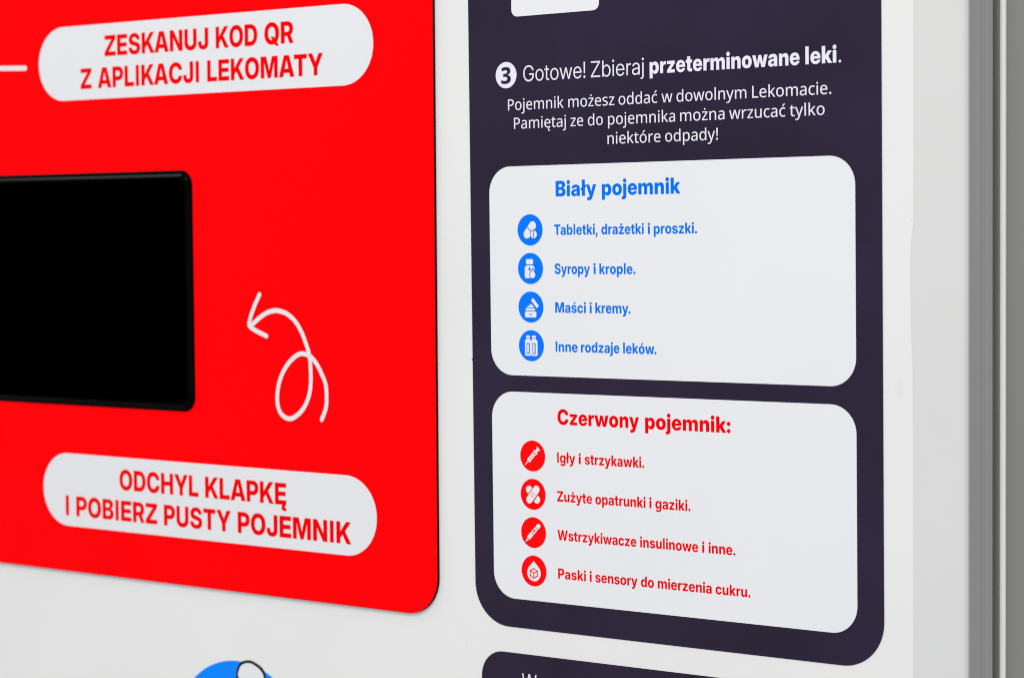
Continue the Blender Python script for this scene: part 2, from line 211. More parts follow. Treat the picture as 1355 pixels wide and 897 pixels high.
  'm': (915, [[[47,0],[47,522],[218,522],[220,395],[211,395],[218,418],[227,439],[237,457],[249,474],[262,488],[276,500],[291,510],[307,518],[330,526],[353,531],[378,533],[400,531],[422,527],[442,520],[461,511],[478,498],[494,483],[507,465],[518,443],[526,419],[532,392],[516,392],[522,415],[530,436],[540,454],[552,471],[566,485],[581,498],[598,509],[616,517],[641,526],[667,531],[694,533],[719,531],[742,527],[764,520],[784,511],[799,501],[813,490],[826,477],[836,463],[846,447],[854,430],[860,412],[865,392],[868,371],[868,349],[868,0],[689,0],[689,307],[688,322],[686,335],[682,347],[676,358],[669,367],[658,376],[645,383],[631,387],[616,388],[602,387],[589,384],[578,378],[568,370],[559,361],[552,349],[547,336],[544,322],[543,306],[543,0],[372,0],[372,308],[371,326],[367,341],[361,355],[352,367],[342,376],[329,383],[315,387],[300,388],[286,387],[273,384],[262,378],[251,370],[243,361],[236,349],[230,336],[227,321],[226,304],[226,0]]]),
  'n': (615, [[[226,285],[226,0],[47,0],[47,522],[222,522],[223,383],[202,383],[212,409],[224,432],[237,454],[253,474],[270,491],[289,506],[310,518],[334,526],[361,531],[389,533],[412,532],[432,529],[452,524],[470,517],[486,508],[502,497],[515,485],[528,471],[538,455],[547,438],[555,419],[561,399],[565,377],[568,354],[568,330],[568,0],[389,0],[389,292],[388,308],[386,323],[381,336],[376,348],[368,358],[359,367],[349,373],[337,378],[323,381],[309,382],[293,380],[278,377],[265,371],[253,362],[244,352],[236,339],[231,323],[227,305]]]),
  'o': (604, [[[302,-11],[270,-10],[239,-6],[210,1],[183,10],[157,22],[133,37],[112,54],[92,73],[75,94],[61,117],[48,142],[39,169],[32,198],[28,229],[26,261],[28,293],[32,323],[39,352],[48,379],[61,404],[75,428],[92,449],[112,468],[133,485],[157,499],[183,511],[210,521],[239,528],[270,532],[302,533],[334,532],[365,528],[394,521],[422,511],[447,499],[471,485],[492,468],[512,449],[529,428],[543,404],[556,379],[565,352],[572,323],[576,293],[578,261],[576,229],[572,198],[565,169],[556,142],[543,117],[529,94],[512,73],[492,54],[471,37],[447,22],[422,10],[394,1],[365,-6],[334,-10]],[[302,129],[320,131],[336,136],[351,144],[364,156],[375,171],[384,189],[389,205],[393,222],[395,241],[396,261],[395,281],[393,300],[389,317],[384,333],[375,351],[364,366],[351,377],[336,386],[320,391],[302,393],[284,391],[268,386],[253,377],[240,366],[229,351],[220,333],[215,317],[211,300],[209,281],[208,261],[209,241],[211,222],[215,205],[220,189],[226,175],[234,163],[243,153],[253,144],[268,136],[284,131]]]),
  'p': (622, [[[47,-204],[47,522],[224,522],[224,450],[227,450],[238,466],[249,481],[263,494],[278,506],[294,515],[312,523],[332,528],[353,532],[376,533],[400,531],[424,527],[447,521],[468,512],[488,500],[507,485],[525,469],[540,450],[554,429],[567,406],[577,380],[585,353],[591,325],[594,294],[596,262],[594,229],[591,198],[585,169],[578,142],[568,116],[555,93],[542,72],[526,53],[509,37],[490,22],[469,11],[447,1],[424,-5],[400,-9],[374,-11],[351,-9],[330,-6],[310,0],[292,9],[276,19],[261,31],[249,45],[238,61],[228,79],[226,79],[226,-204]],[[320,131],[334,132],[347,135],[359,140],[370,147],[383,159],[394,174],[402,192],[409,213],[412,236],[413,262],[412,287],[409,310],[402,331],[394,349],[383,364],[370,376],[359,383],[347,388],[334,391],[320,392],[301,390],[283,385],[268,376],[254,364],[242,349],[232,331],[226,310],[221,287],[220,262],[221,236],[226,213],[232,193],[242,175],[254,159],[268,147],[283,138],[301,133]]]),
  'r': (408, [[[47,0],[47,522],[221,522],[221,428],[223,428],[229,448],[237,465],[246,480],[256,492],[268,502],[281,510],[296,517],[312,521],[330,524],[349,525],[362,525],[374,524],[386,524],[397,523],[397,375],[384,376],[366,377],[346,377],[328,378],[309,376],[291,372],[275,364],[261,354],[249,341],[239,325],[232,307],[228,287],[226,265],[226,0]]]),
  't': (400, [[[377,522],[377,386],[9,386],[9,522]],[[93,661],[273,661],[273,177],[274,164],[277,153],[282,145],[288,141],[296,138],[306,137],[318,136],[332,136],[349,136],[365,137],[375,137],[380,1],[368,0],[353,-1],[335,-1],[306,-2],[278,-2],[242,0],[210,4],[182,12],[158,22],[138,35],[122,52],[110,71],[101,94],[95,120],[93,150]]]),
  'w': (860, [[[160,0],[1,522],[190,522],[226,363],[239,305],[252,243],[264,180],[277,117],[254,117],[268,180],[282,243],[297,305],[311,363],[351,522],[509,522],[548,363],[563,305],[577,243],[591,180],[605,117],[583,117],[595,180],[607,243],[619,304],[631,363],[667,522],[859,522],[700,0],[515,0],[460,188],[452,216],[445,246],[437,277],[430,308],[422,339],[415,368],[445,368],[437,339],[430,308],[422,277],[415,246],[408,216],[400,188],[344,0]]]),
  'y': (589, [[[60,-201],[69,-65],[132,-66],[145,-67],[156,-66],[166,-64],[174,-60],[181,-55],[186,-48],[192,-35],[197,-18],[201,0],[2,522],[190,522],[263,286],[278,234],[291,183],[304,130],[317,77],[270,77],[282,130],[296,183],[310,235],[325,286],[401,522],[587,522],[365,-66],[352,-96],[338,-122],[323,-144],[310,-159],[296,-171],[280,-182],[263,-190],[245,-197],[225,-201],[203,-204],[180,-205],[149,-205],[119,-204],[89,-203]]]),
  'z': (557, [[[50,0],[50,113],[291,383],[291,384],[51,384],[51,522],[502,522],[502,401],[269,139],[269,138],[507,138],[507,0]]]),
  'ł': (306, [[[64,756],[242,756],[242,0],[64,0]],[[-1,226],[-1,357],[308,535],[308,404]]]),
 },
 'medium': {
  ',': (269, [[[28,-175],[65,118],[221,118],[138,-175]]]),
  '.': (269, [[[135,-9],[120,-8],[107,-5],[94,0],[82,7],[71,16],[62,27],[55,39],[50,52],[46,65],[45,80],[46,94],[50,108],[55,120],[62,132],[71,143],[82,152],[94,159],[107,165],[120,168],[135,169],[150,168],[163,165],[176,159],[188,152],[199,143],[208,132],[215,120],[220,108],[223,94],[224,80],[223,65],[220,52],[215,39],[208,27],[199,16],[188,7],[176,0],[163,-5],[150,-8]]]),
  'I': (298, [[[70,0],[228,0],[228,728],[70,728]]]),
  'M': (920, [[[54,0],[54,728],[305,728],[406,427],[412,409],[418,388],[424,364],[435,324],[445,282],[455,240],[465,200],[471,175],[476,152],[480,132],[442,132],[446,152],[451,174],[457,199],[466,240],[476,282],[487,324],[497,364],[503,388],[509,409],[515,427],[614,728],[866,728],[866,0],[701,0],[701,323],[701,341],[701,361],[702,384],[703,422],[704,463],[705,506],[706,549],[707,591],[708,630],[723,630],[712,588],[701,545],[689,502],[678,459],[667,419],[656,382],[650,360],[644,340],[638,323],[529,0],[392,0],[281,323],[275,340],[269,360],[263,382],[252,419],[240,459],[229,501],[217,545],[205,588],[194,630],[212,630],[213,591],[213,549],[215,506],[216,464],[217,423],[218,385],[218,361],[219,341],[219,323],[219,0]]]),
  'P': (643, [[[54,0],[54,728],[348,728],[380,726],[411,723],[439,717],[466,708],[491,697],[514,684],[535,668],[553,651],[569,632],[584,611],[595,588],[604,564],[611,538],[615,510],[616,481],[615,452],[611,425],[604,399],[595,374],[583,352],[569,330],[552,311],[534,294],[513,279],[489,266],[464,255],[437,247],[408,240],[378,237],[345,236],[153,236],[153,372],[326,372],[345,373],[363,375],[379,379],[393,385],[406,393],[417,402],[426,412],[434,424],[442,441],[447,460],[449,481],[448,497],[445,512],[441,526],[434,539],[426,550],[417,561],[406,569],[393,577],[378,582],[363,587],[345,589],[326,590],[220,590],[220,0]]]),
  'S': (661, [[[335,-11],[299,-10],[265,-6],[233,-1],[203,7],[175,18],[149,30],[126,45],[106,62],[88,81],[72,102],[59,125],[49,150],[41,177],[37,207],[35,238],[195,238],[197,221],[201,205],[206,190],[214,177],[224,165],[235,155],[248,146],[263,139],[279,133],[296,129],[315,127],[335,126],[359,127],[381,130],[401,136],[418,144],[433,154],[444,165],[453,178],[458,193],[460,209],[458,223],[454,235],[446,246],[436,256],[422,265],[406,274],[386,281],[363,288],[336,295],[260,311],[221,321],[186,334],[155,348],[128,365],[105,384],[86,405],[71,429],[60,455],[53,483],[51,514],[53,540],[57,565],[64,589],[74,611],[87,632],[103,651],[120,669],[140,684],[162,698],[187,710],[213,720],[240,728],[270,734],[301,737],[333,738],[366,737],[397,734],[427,728],[454,720],[480,710],[504,698],[525,684],[545,667],[562,650],[577,630],[589,608],[599,585],[606,561],[611,535],[613,507],[455,507],[453,524],[448,540],[441,553],[431,566],[420,577],[406,586],[390,593],[373,598],[354,601],[334,602],[312,601],[292,597],[274,592],[258,584],[245,575],[234,564],[227,552],[222,538],[221,524],[222,510],[226,497],[234,486],[244,476],[257,468],[273,460],[291,453],[312,446],[336,441],[401,426],[437,418],[469,408],[499,396],[525,383],[549,368],[569,352],[587,334],[601,314],[612,292],[620,268],[625,243],[626,215],[625,188],[621,162],[614,138],[604,115],[592,94],[576,75],[559,57],[539,42],[516,28],[492,16],[464,6],[435,-1],[404,-7],[371,-10]]]),
  'T': (656, [[[27,588],[27,728],[630,728],[630,588],[412,588],[412,0],[245,0],[245,588]]]),
  'W': (1029, [[[207,0],[12,728],[193,728],[269,394],[279,345],[289,295],[298,244],[307,193],[315,142],[323,93],[290,93],[299,142],[309,193],[318,244],[328,295],[338,345],[349,394],[430,728],[599,728],[680,394],[691,345],[701,295],[711,244],[720,193],[730,142],[739,93],[705,93],[713,142],[722,193],[731,244],[740,295],[749,345],[759,394],[835,728],[1017,728],[822,0],[635,0],[542,363],[534,400],[526,439],[518,481],[510,525],[502,572],[492,621],[537,621],[527,572],[518,526],[510,482],[503,440],[495,401],[487,363],[394,0]]]),
  'Z': (655, [[[38,0],[38,114],[335,496],[366,533],[398,571],[431,608],[465,646],[481,591],[433,589],[384,588],[335,588],[286,588],[43,588],[43,728],[615,728],[615,613],[324,236],[293,198],[260,159],[225,120],[191,82],[175,137],[225,139],[275,139],[324,140],[374,140],[617,140],[617,0]]]),
  'a': (573, [[[208,-9],[183,-8],[159,-5],[137,0],[116,8],[97,18],[80,30],[65,44],[53,60],[44,75],[38,91],[33,109],[30,127],[30,148],[31,169],[34,189],[39,206],[46,222],[54,237],[65,250],[76,261],[90,271],[109,283],[131,292],[154,300],[192,308],[231,313],[261,316],[286,319],[306,322],[323,325],[337,330],[347,335],[354,342],[358,350],[360,360],[360,363],[359,374],[356,385],[351,394],[344,402],[335,409],[324,414],[312,418],[298,421],[283,421],[268,421],[253,418],[240,414],[229,408],[219,402],[210,393],[204,384],[199,373],[196,362],[47,371],[50,391],[56,410],[64,428],[73,445],[84,460],[97,474],[111,487],[128,499],[146,509],[165,518],[187,525],[209,531],[234,535],[259,537],[287,538],[321,537],[352,533],[382,526],[409,517],[434,506],[456,492],[471,479],[484,466],[495,451],[504,435],[511,418],[516,399],[520,379],[521,358],[521,0],[365,0],[365,74],[362,74],[351,57],[339,42],[326,28],[311,17],[294,8],[275,0],[255,-5],[232,-8]],[[256,99],[276,100],[294,104],[310,111],[325,119],[337,130],[347,143],[355,157],[360,173],[361,190],[361,241],[353,238],[344,234],[333,231],[320,228],[307,226],[293,223],[279,221],[264,219],[242,214],[222,207],[211,201],[201,194],[194,186],[188,177],[184,166],[183,154],[184,143],[187,133],[193,124],[200,117],[208,110],[218,105],[236,101]]]),
  'b': (619, [[[367,-10],[343,-9],[320,-5],[300,2],[281,11],[264,22],[249,35],[236,50],[225,66],[216,83],[212,83],[212,0],[53,0],[53,728],[214,728],[214,449],[217,449],[227,465],[238,481],[251,495],[266,507],[283,518],[301,527],[321,533],[344,537],[368,538],[393,537],[416,533],[439,527],[460,518],[481,506],[500,492],[517,475],[533,457],[547,436],[559,412],[570,387],[578,359],[584,330],[587,298],[589,265],[587,231],[584,200],[578,170],[570,143],[560,117],[548,94],[534,73],[518,54],[501,37],[482,23],[461,11],[440,2],[417,-5],[392,-9]],[[318,119],[334,120],[349,123],[363,129],[375,137],[386,147],[396,158],[404,172],[411,187],[417,204],[421,223],[423,243],[424,265],[423,286],[421,306],[417,325],[411,342],[404,357],[396,371],[386,382],[375,392],[363,400],[349,405],[335,409],[318,410],[302,409],[287,405],[273,400],[260,392],[249,382],[239,370],[230,357],[222,342],[216,325],[212,306],[210,286],[209,265],[210,243],[212,223],[217,205],[222,188],[230,172],[239,159],[249,147],[260,137],[273,129],[287,124],[302,120]]]),
  'c': (577, [[[299,-11],[267,-10],[237,-6],[209,1],[182,11],[157,23],[134,38],[113,55],[95,75],[78,96],[64,120],[52,145],[43,173],[36,201],[32,232],[31,263],[32,295],[36,326],[43,355],[52,382],[64,407],[78,431],[95,453],[113,472],[134,489],[157,504],[182,516],[209,526],[237,533],[267,537],[299,539],[332,537],[364,532],[394,524],[422,513],[448,499],[471,483],[491,464],[509,443],[523,419],[532,400],[539,380],[545,359],[548,337],[395,325],[390,344],[384,361],[375,376],[364,388],[351,398],[336,406],[320,410],[301,412],[285,410],[270,407],[256,402],[244,394],[233,384],[223,372],[215,358],[208,343],[202,325],[198,306],[196,286],[195,264],[196,242],[198,222],[202,203],[208,185],[215,170],[223,156],[233,144],[244,134],[256,126],[270,120],[285,117],[301,116],[320,117],[336,122],[351,129],[364,140],[375,152],[384,168],[390,185],[395,205],[548,193],[545,171],[540,150],[533,129],[525,110],[514,92],[502,75],[488,60],[472,45],[455,33],[437,21],[417,12],[395,4],[365,-5],[333,-9]]]),
  'd': (619, [[[252,-10],[227,-9],[203,-5],[180,2],[158,11],[138,23],[119,37],[101,54],[85,73],[71,94],[59,117],[49,143],[41,170],[35,200],[32,231],[31,265],[32,298],[36,330],[41,359],[50,387],[60,412],[73,436],[87,457],[103,475],[120,492],[139,506],[160,518],[181,527],[203,533],[227,537],[251,538],[276,537],[298,533],[319,527],[337,518],[354,507],[369,495],[382,481],[393,465],[403,449],[405,449],[405,728],[567,728],[567,0],[407,0],[407,83],[404,83],[395,66],[384,50],[370,35],[355,22],[339,11],[320,2],[299,-5],[277,-9]],[[301,119],[317,120],[332,124],[346,129],[359,137],[371,147],[381,159],[390,172],[397,188],[403,205],[407,223],[410,243],[410,265],[410,286],[407,306],[403,325],[397,342],[390,357],[381,370],[371,382],[359,392],[346,400],[332,405],[317,409],[301,410],[285,409],[270,405],[257,400],[244,392],[233,382],[224,371],[215,357],[208,342],[203,325],[199,306],[197,286],[196,265],[197,243],[199,223],[203,204],[208,187],[215,172],[224,158],[233,147],[244,137],[257,129],[270,123],[285,120]]]),
  'e': (582, [[[299,-11],[267,-10],[237,-6],[209,1],[182,11],[157,23],[134,38],[113,55],[94,74],[78,96],[64,119],[52,145],[43,172],[36,201],[32,231],[31,263],[32,295],[36,325],[43,354],[52,381],[64,407],[78,430],[94,452],[113,471],[133,489],[156,504],[180,516],[206,526],[234,533],[263,537],[293,539],[321,537],[348,534],[374,528],[398,520],[421,510],[442,497],[462,483],[480,466],[497,447],[511,427],[524,405],[534,380],[543,355],[549,327],[552,298],[553,267],[553,224],[87,224],[87,322],[476,322],[402,300],[400,323],[396,344],[389,363],[380,380],[368,394],[353,405],[341,411],[327,415],[312,418],[296,419],[280,418],[265,415],[251,411],[239,405],[224,394],[212,380],[202,364],[195,345],[191,324],[189,302],[189,231],[190,213],[193,195],[197,179],[203,164],[211,151],[220,140],[230,130],[242,122],[256,115],[270,111],[286,108],[303,107],[319,108],[334,110],[348,114],[360,119],[372,126],[381,134],[390,144],[397,154],[402,166],[547,155],[542,135],[535,117],[526,100],[515,83],[502,68],[484,50],[463,35],[441,21],[416,10],[389,1],[360,-6],[330,-10]]]),
  'g': (620, [[[302,-213],[274,-212],[247,-210],[221,-206],[198,-200],[176,-193],[156,-185],[137,-175],[121,-164],[106,-151],[93,-138],[79,-119],[68,-100],[59,-79],[54,-56],[202,-42],[209,-57],[220,-71],[230,-79],[241,-85],[254,-91],[268,-95],[284,-97],[302,-98],[322,-97],[339,-94],[355,-89],[368,-82],[380,-72],[390,-61],[398,-48],[403,-32],[406,-15],[407,5],[407,93],[402,93],[393,75],[382,59],[369,45],[354,33],[337,23],[319,15],[299,9],[276,6],[252,5],[227,6],[203,10],[180,16],[159,25],[138,36],[119,49],[102,65],[86,83],[72,103],[59,126],[49,150],[41,177],[35,205],[32,235],[31,267],[32,300],[36,331],[41,361],[50,388],[60,413],[73,436],[87,457],[103,476],[120,492],[139,506],[160,518],[181,527],[204,533],[227,537],[252,538],[276,537],[299,533],[319,526],[338,517],[355,507],[370,494],[383,479],[395,464],[405,447],[407,447],[407,529],[568,529],[568,19],[566,-12],[562,-40],[556,-67],[546,-90],[535,-112],[520,-132],[504,-149],[485,-164],[465,-177],[442,-188],[417,-197],[391,-204],[363,-209],[334,-212]],[[301,129],[317,130],[333,133],[347,138],[359,146],[371,155],[381,166],[390,179],[397,194],[403,211],[407,229],[410,248],[411,269],[410,290],[407,310],[403,328],[397,344],[390,360],[381,373],[371,384],[359,394],[347,402],[333,407],[318,410],[301,411],[285,410],[270,407],[257,402],[244,394],[233,384],[224,373],[215,360],[208,345],[203,328],[199,310],[197,290],[196,269],[197,248],[199,228],[203,210],[208,194],[215,179],[224,166],[233,155],[245,145],[257,138],[271,133],[285,130]]]),
  'i': (267, [[[53,0],[53,529],[214,529],[214,0]],[[224,670],[217,705],[198,735],[168,754],[133,761],[98,754],[68,735],[49,705],[42,670],[49,635],[68,605],[98,586],[133,579],[168,586],[198,605],[217,635]]]),
  'j': (267, [[[53,529],[215,529],[215,-30],[214,-53],[211,-75],[207,-94],[200,-112],[192,-128],[182,-143],[170,-156],[156,-167],[141,-177],[124,-185],[106,-192],[86,-197],[64,-201],[41,-203],[17,-204],[-33,-204],[-33,-79],[-5,-79],[9,-78],[22,-75],[32,-71],[40,-65],[45,-57],[49,-46],[52,-34],[53,-20]],[[225,670],[218,705],[199,735],[169,754],[134,761],[99,754],[69,735],[50,705],[43,670],[50,635],[69,605],[99,586],[134,579],[169,586],[199,605],[218,635]]]),
  'k': (574, [[[199,143],[199,336],[219,336],[383,529],[569,529],[339,259],[298,259]],[[53,0],[53,728],[214,728],[214,0]],[[390,0],[240,223],[346,337],[578,0]]]),
  'l': (282, [[[64,0],[218,0],[218,756],[64,756]]]),
  'm': (908, [[[53,0],[53,529],[205,529],[209,401],[200,401],[207,424],[216,444],[226,463],[238,479],[251,493],[265,506],[280,516],[296,524],[318,532],[342,537],[366,539],[388,537],[410,533],[429,526],[448,516],[465,503],[480,487],[493,469],[503,447],[512,423],[518,396],[502,396],[508,419],[517,440],[527,459],[539,476],[553,490],[569,503],[585,514],[603,523],[628,532],[654,537],[681,539],[706,537],[729,533],[751,526],[771,517],[786,507],[800,496],[812,483],[823,469],[833,453],[841,436],[848,418],[852,398],[855,377],[856,354],[856,0],[694,0],[694,319],[693,336],[690,350],[686,363],[679,375],[671,384],[659,394],[645,401],[630,405],[614,406],[598,405],[583,401],[570,395],[559,387],[549,376],[542,364],[536,350],[533,334],[532,317],[532,0],[376,0],[376,322],[375,337],[373,350],[368,363],[362,374],[355,383],[345,392],[335,398],[323,403],[311,405],[297,406],[282,405],[268,401],[255,395],[243,387],[233,376],[225,363],[219,348],[216,331],[214,312],[214,0]]]),
  'n': (612, [[[214,296],[214,0],[53,0],[53,529],[209,529],[210,392],[193,392],[203,418],[215,441],[228,463],[243,482],[260,499],[279,513],[300,524],[323,532],[349,537],[376,538],[398,537],[419,534],[439,529],[457,523],[474,514],[490,503],[504,491],[516,477],[528,461],[537,443],[545,424],[551,404],[556,382],[559,359],[559,334],[559,0],[398,0],[398,303],[397,321],[394,337],[389,352],[383,365],[374,376],[364,385],[352,393],[339,398],[325,401],[308,402],[290,401],[274,397],[259,390],[246,381],[235,369],[226,355],[220,338],[216,318]]]),
  'o': (602, [[[301,-11],[269,-10],[239,-6],[210,1],[184,11],[158,23],[135,38],[114,55],[95,74],[79,96],[64,119],[52,145],[43,172],[36,201],[32,231],[31,263],[32,296],[36,326],[43,355],[52,382],[64,408],[79,432],[95,453],[114,472],[135,489],[158,504],[184,517],[210,526],[239,533],[269,537],[301,539],[333,537],[363,533],[392,526],[419,517],[444,504],[467,489],[488,472],[507,453],[523,432],[538,408],[550,382],[559,355],[566,326],[570,296],[571,263],[570,231],[566,201],[559,172],[550,145],[538,119],[523,96],[507,74],[488,55],[467,38],[444,23],[419,11],[392,1],[363,-6],[333,-10]],[[301,116],[317,117],[331,121],[345,126],[357,134],[369,144],[378,156],[387,170],[394,185],[400,203],[404,222],[406,242],[407,264],[406,286],[404,306],[400,325],[394,342],[387,358],[378,372],[369,383],[357,393],[345,401],[331,407],[317,410],[301,411],[285,410],[271,407],[257,401],[245,393],[233,383],[224,372],[215,358],[208,342],[202,325],[198,306],[196,286],[195,264],[196,242],[198,222],[202,203],[208,185],[215,170],[224,156],[233,144],[245,134],[257,126],[271,121],[285,117]]]),
  'p': (619, [[[53,-204],[53,529],[212,529],[212,450],[216,450],[226,466],[237,481],[250,495],[265,508],[282,518],[301,527],[321,533],[344,537],[368,538],[393,537],[416,533],[439,527],[460,518],[481,506],[500,492],[517,475],[533,457],[547,436],[559,412],[570,387],[578,359],[584,330],[587,298],[589,265],[587,231],[584,200],[578,170],[570,143],[560,117],[548,94],[534,73],[518,54],[501,37],[482,23],[461,11],[440,2],[417,-5],[392,-9],[367,-10],[343,-9],[321,-5],[300,2],[282,11],[265,22],[250,35],[237,49],[226,65],[217,82],[214,82],[214,-204]],[[318,119],[334,120],[349,123],[363,129],[375,137],[386,147],[396,158],[404,172],[411,187],[417,204],[421,223],[423,243],[424,265],[423,286],[421,306],[417,325],[411,342],[404,357],[396,371],[386,382],[375,392],[363,400],[349,405],[335,409],[318,410],[302,409],[287,405],[273,400],[260,392],[249,382],[239,370],[230,357],[222,342],[216,325],[212,306],[210,286],[209,265],[210,243],[212,223],[217,205],[222,188],[230,172],[239,159],[249,147],[260,137],[273,129],[287,124],[302,120]]]),
  'r': (400, [[[53,0],[53,529],[209,529],[209,436],[213,436],[219,455],[227,472],[236,486],[247,499],[259,510],[273,518],[287,525],[304,530],[321,533],[340,534],[352,533],[364,533],[376,532],[386,530],[386,393],[374,394],[357,396],[338,397],[320,397],[301,396],[282,391],[266,384],[251,373],[238,360],[228,344],[222,331],[218,316],[215,300],[214,283],[214,0]]]),
  's': (549, [[[277,-12],[250,-11],[224,-8],[200,-4],[176,1],[154,9],[133,18],[115,28],[97,40],[82,53],[68,68],[56,84],[46,101],[38,119],[32,139],[28,160],[184,170],[188,155],[195,141],[203,130],[214,120],[227,112],[242,106],[259,103],[278,102],[296,103],[311,105],[325,109],[336,115],[345,122],[352,131],[356,140],[357,150],[355,162],[350,172],[341,180],[328,187],[312,193],[292,198],[198,216],[168,223],[142,231],[118,242],[98,255],[80,269],[66,286],[55,304],[47,324],[42,346],[41,369],[42,390],[45,409],[51,427],[59,443],[69,459],[81,474],[95,487],[111,498],[129,509],[149,518],[171,525],[194,531],[218,535],[245,537],[272,538],[299,537],[325,535],[349,531],[371,525],[392,518],[412,509],[430,499],[446,488],[460,475],[473,461],[484,446],[493,429],[500,412],[505,393],[508,373],[361,363],[358,376],[353,388],[345,399],[335,408],[323,416],[309,421],[293,425],[277,426],[261,425],[246,422],[234,418],[223,412],[214,405],[207,397],[203,388],[202,378],[204,367],[209,357],[217,348],[228,341],[244,335],[263,330],[365,311],[395,304],[422,295],[446,285],[466,274],[483,260],[497,245],[508,229],[515,210],[520,189],[522,167],[520,146],[517,126],[510,107],[502,90],[491,73],[477,58],[462,44],[445,31],[425,20],[404,11],[382,3],[358,-4],[332,-8],[305,-11]]]),
  't': (382, [[[356,529],[356,406],[9,406],[9,529]],[[91,665],[253,665],[253,167],[254,156],[256,147],[259,139],[263,133],[269,128],[278,125],[288,123],[300,123],[312,123],[328,124],[343,124],[353,125],[362,3],[341,0],[317,-2],[291,-3],[266,-3],[232,-2],[202,2],[176,10],[153,20],[134,34],[119,50],[107,70],[98,92],[93,118],[91,146]]]),
  'u': (612, [[[236,-9],[214,-8],[193,-5],[174,0],[155,7],[138,15],[123,26],[108,38],[96,53],[84,68],[75,86],[67,105],[61,125],[56,147],[53,170],[53,195],[53,529],[214,529],[214,226],[215,208],[218,192],[223,177],[230,164],[238,153],[248,144],[260,137],[273,131],[288,128],[304,127],[322,129],[338,133],[353,139],[366,148],[377,160],[386,175],[392,192],[396,211],[398,233],[398,529],[560,529],[560,0],[403,0],[402,137],[419,137],[409,111],[397,88],[384,66],[369,47],[352,30],[333,16],[312,5],[289,-3],[263,-8]]]),
  'w': (847, [[[165,0],[6,529],[176,529],[218,351],[231,294],[244,233],[257,170],[269,104],[250,104],[263,169],[278,233],[292,293],[306,351],[351,529],[496,529],[540,351],[554,294],[568,233],[583,169],[596,104],[577,104],[589,169],[602,233],[614,293],[627,351],[668,529],[841,529],[681,0],[515,0],[457,198],[449,228],[441,261],[433,295],[425,329],[417,363],[409,395],[437,395],[429,363],[422,329],[414,295],[406,261],[398,228],[389,198],[331,0]]]),
  'y': (587, [[[60,-199],[76,-76],[124,-78],[139,-79],[152,-79],[163,-77],[173,-73],[182,-68],[189,-60],[194,-51],[199,-39],[202,-26],[208,0],[7,529],[177,529],[259,273],[274,223],[287,172],[299,120],[312,67],[271,67],[284,120],[297,172],[311,223],[327,273],[412,529],[580,529],[353,-68],[341,-96],[327,-122],[312,-144],[299,-158],[284,-171],[269,-181],[252,-190],[233,-197],[212,-202],[190,-205],[166,-206],[138,-205],[110,-204],[84,-202]]]),
  'z': (555, [[[52,0],[52,101],[305,400],[305,402],[56,402],[56,529],[496,529],[496,420],[254,129],[254,127],[503,127],[503,0]]]),
  'ó': (602, [[[301,-11],[269,-10],[239,-6],[210,1],[184,11],[158,23],[135,38],[114,55],[95,74],[79,96],[64,119],[52,145],[43,172],[36,201],[32,231],[31,263],[32,296],[36,326],[43,355],[52,382],[64,408],[79,432],[95,453],[114,472],[135,489],[158,504],[184,517],[210,526],[239,533],[269,537],[301,539],[333,537],[363,533],[392,526],[419,517],[444,504],[467,489],[488,472],[507,453],[523,432],[538,408],[550,382],[559,355],[566,326],[570,296],[571,263],[570,231],[566,201],[559,172],[550,145],[538,119],[523,96],[507,74],[488,55],[467,38],[444,23],[419,11],[392,1],[363,-6],[333,-10]],[[301,116],[317,117],[331,121],[345,126],[357,134],[369,144],[378,156],[387,170],[394,185],[400,203],[404,222],[406,242],[407,264],[406,286],[404,306],[400,325],[394,342],[387,358],[378,372],[369,383],[357,393],[345,401],[331,407],[317,410],[301,411],[285,410],[271,407],[257,401],[245,393],[233,383],[224,372],[215,358],[208,342],[202,325],[198,306],[196,286],[195,264],[196,242],[198,222],[202,203],[208,185],[215,170],[224,156],[233,144],[245,134],[257,126],[271,121],[285,117]],[[240,594],[320,749],[470,749],[351,594]]]),
  'ł': (282, [[[64,756],[218,756],[218,0],[64,0]],[[-8,247],[-8,368],[290,540],[290,419]]]),
  'ś': (549, [[[277,-12],[250,-11],[224,-8],[200,-4],[176,1],[154,9],[133,18],[115,28],[97,40],[82,53],[68,68],[56,84],[46,101],[38,119],[32,139],[28,160],[184,170],[188,155],[195,141],[203,130],[214,120],[227,112],[242,106],[259,103],[278,102],[296,103],[311,105],[325,109],[336,115],[345,122],[352,131],[356,140],[357,150],[355,162],[350,172],[341,180],[328,187],[312,193],[292,198],[198,216],[168,223],[142,231],[118,242],[98,255],[80,269],[66,286],[55,304],[47,324],[42,346],[41,369],[42,390],[45,409],[51,427],[59,443],[69,459],[81,474],[95,487],[111,498],[129,509],[149,518],[171,525],[194,531],[218,535],[245,537],[272,538],[299,537],[325,535],[349,531],[371,525],[392,518],[412,509],[430,499],[446,488],[460,475],[473,461],[484,446],[493,429],[500,412],[505,393],[508,373],[361,363],[358,376],[353,388],[345,399],[335,408],[323,416],[309,421],[293,425],[277,426],[261,425],[246,422],[234,418],[223,412],[214,405],[207,397],[203,388],[202,378],[204,367],[209,357],[217,348],[228,341],[244,335],[263,330],[365,311],[395,304],[422,295],[446,285],[466,274],[483,260],[497,245],[508,229],[515,210],[520,189],[522,167],[520,146],[517,126],[510,107],[502,90],[491,73],[477,58],[462,44],[445,31],[425,20],[404,11],[382,3],[358,-4],[332,-8],[305,-11]],[[215,594],[295,749],[445,749],[326,594]]]),
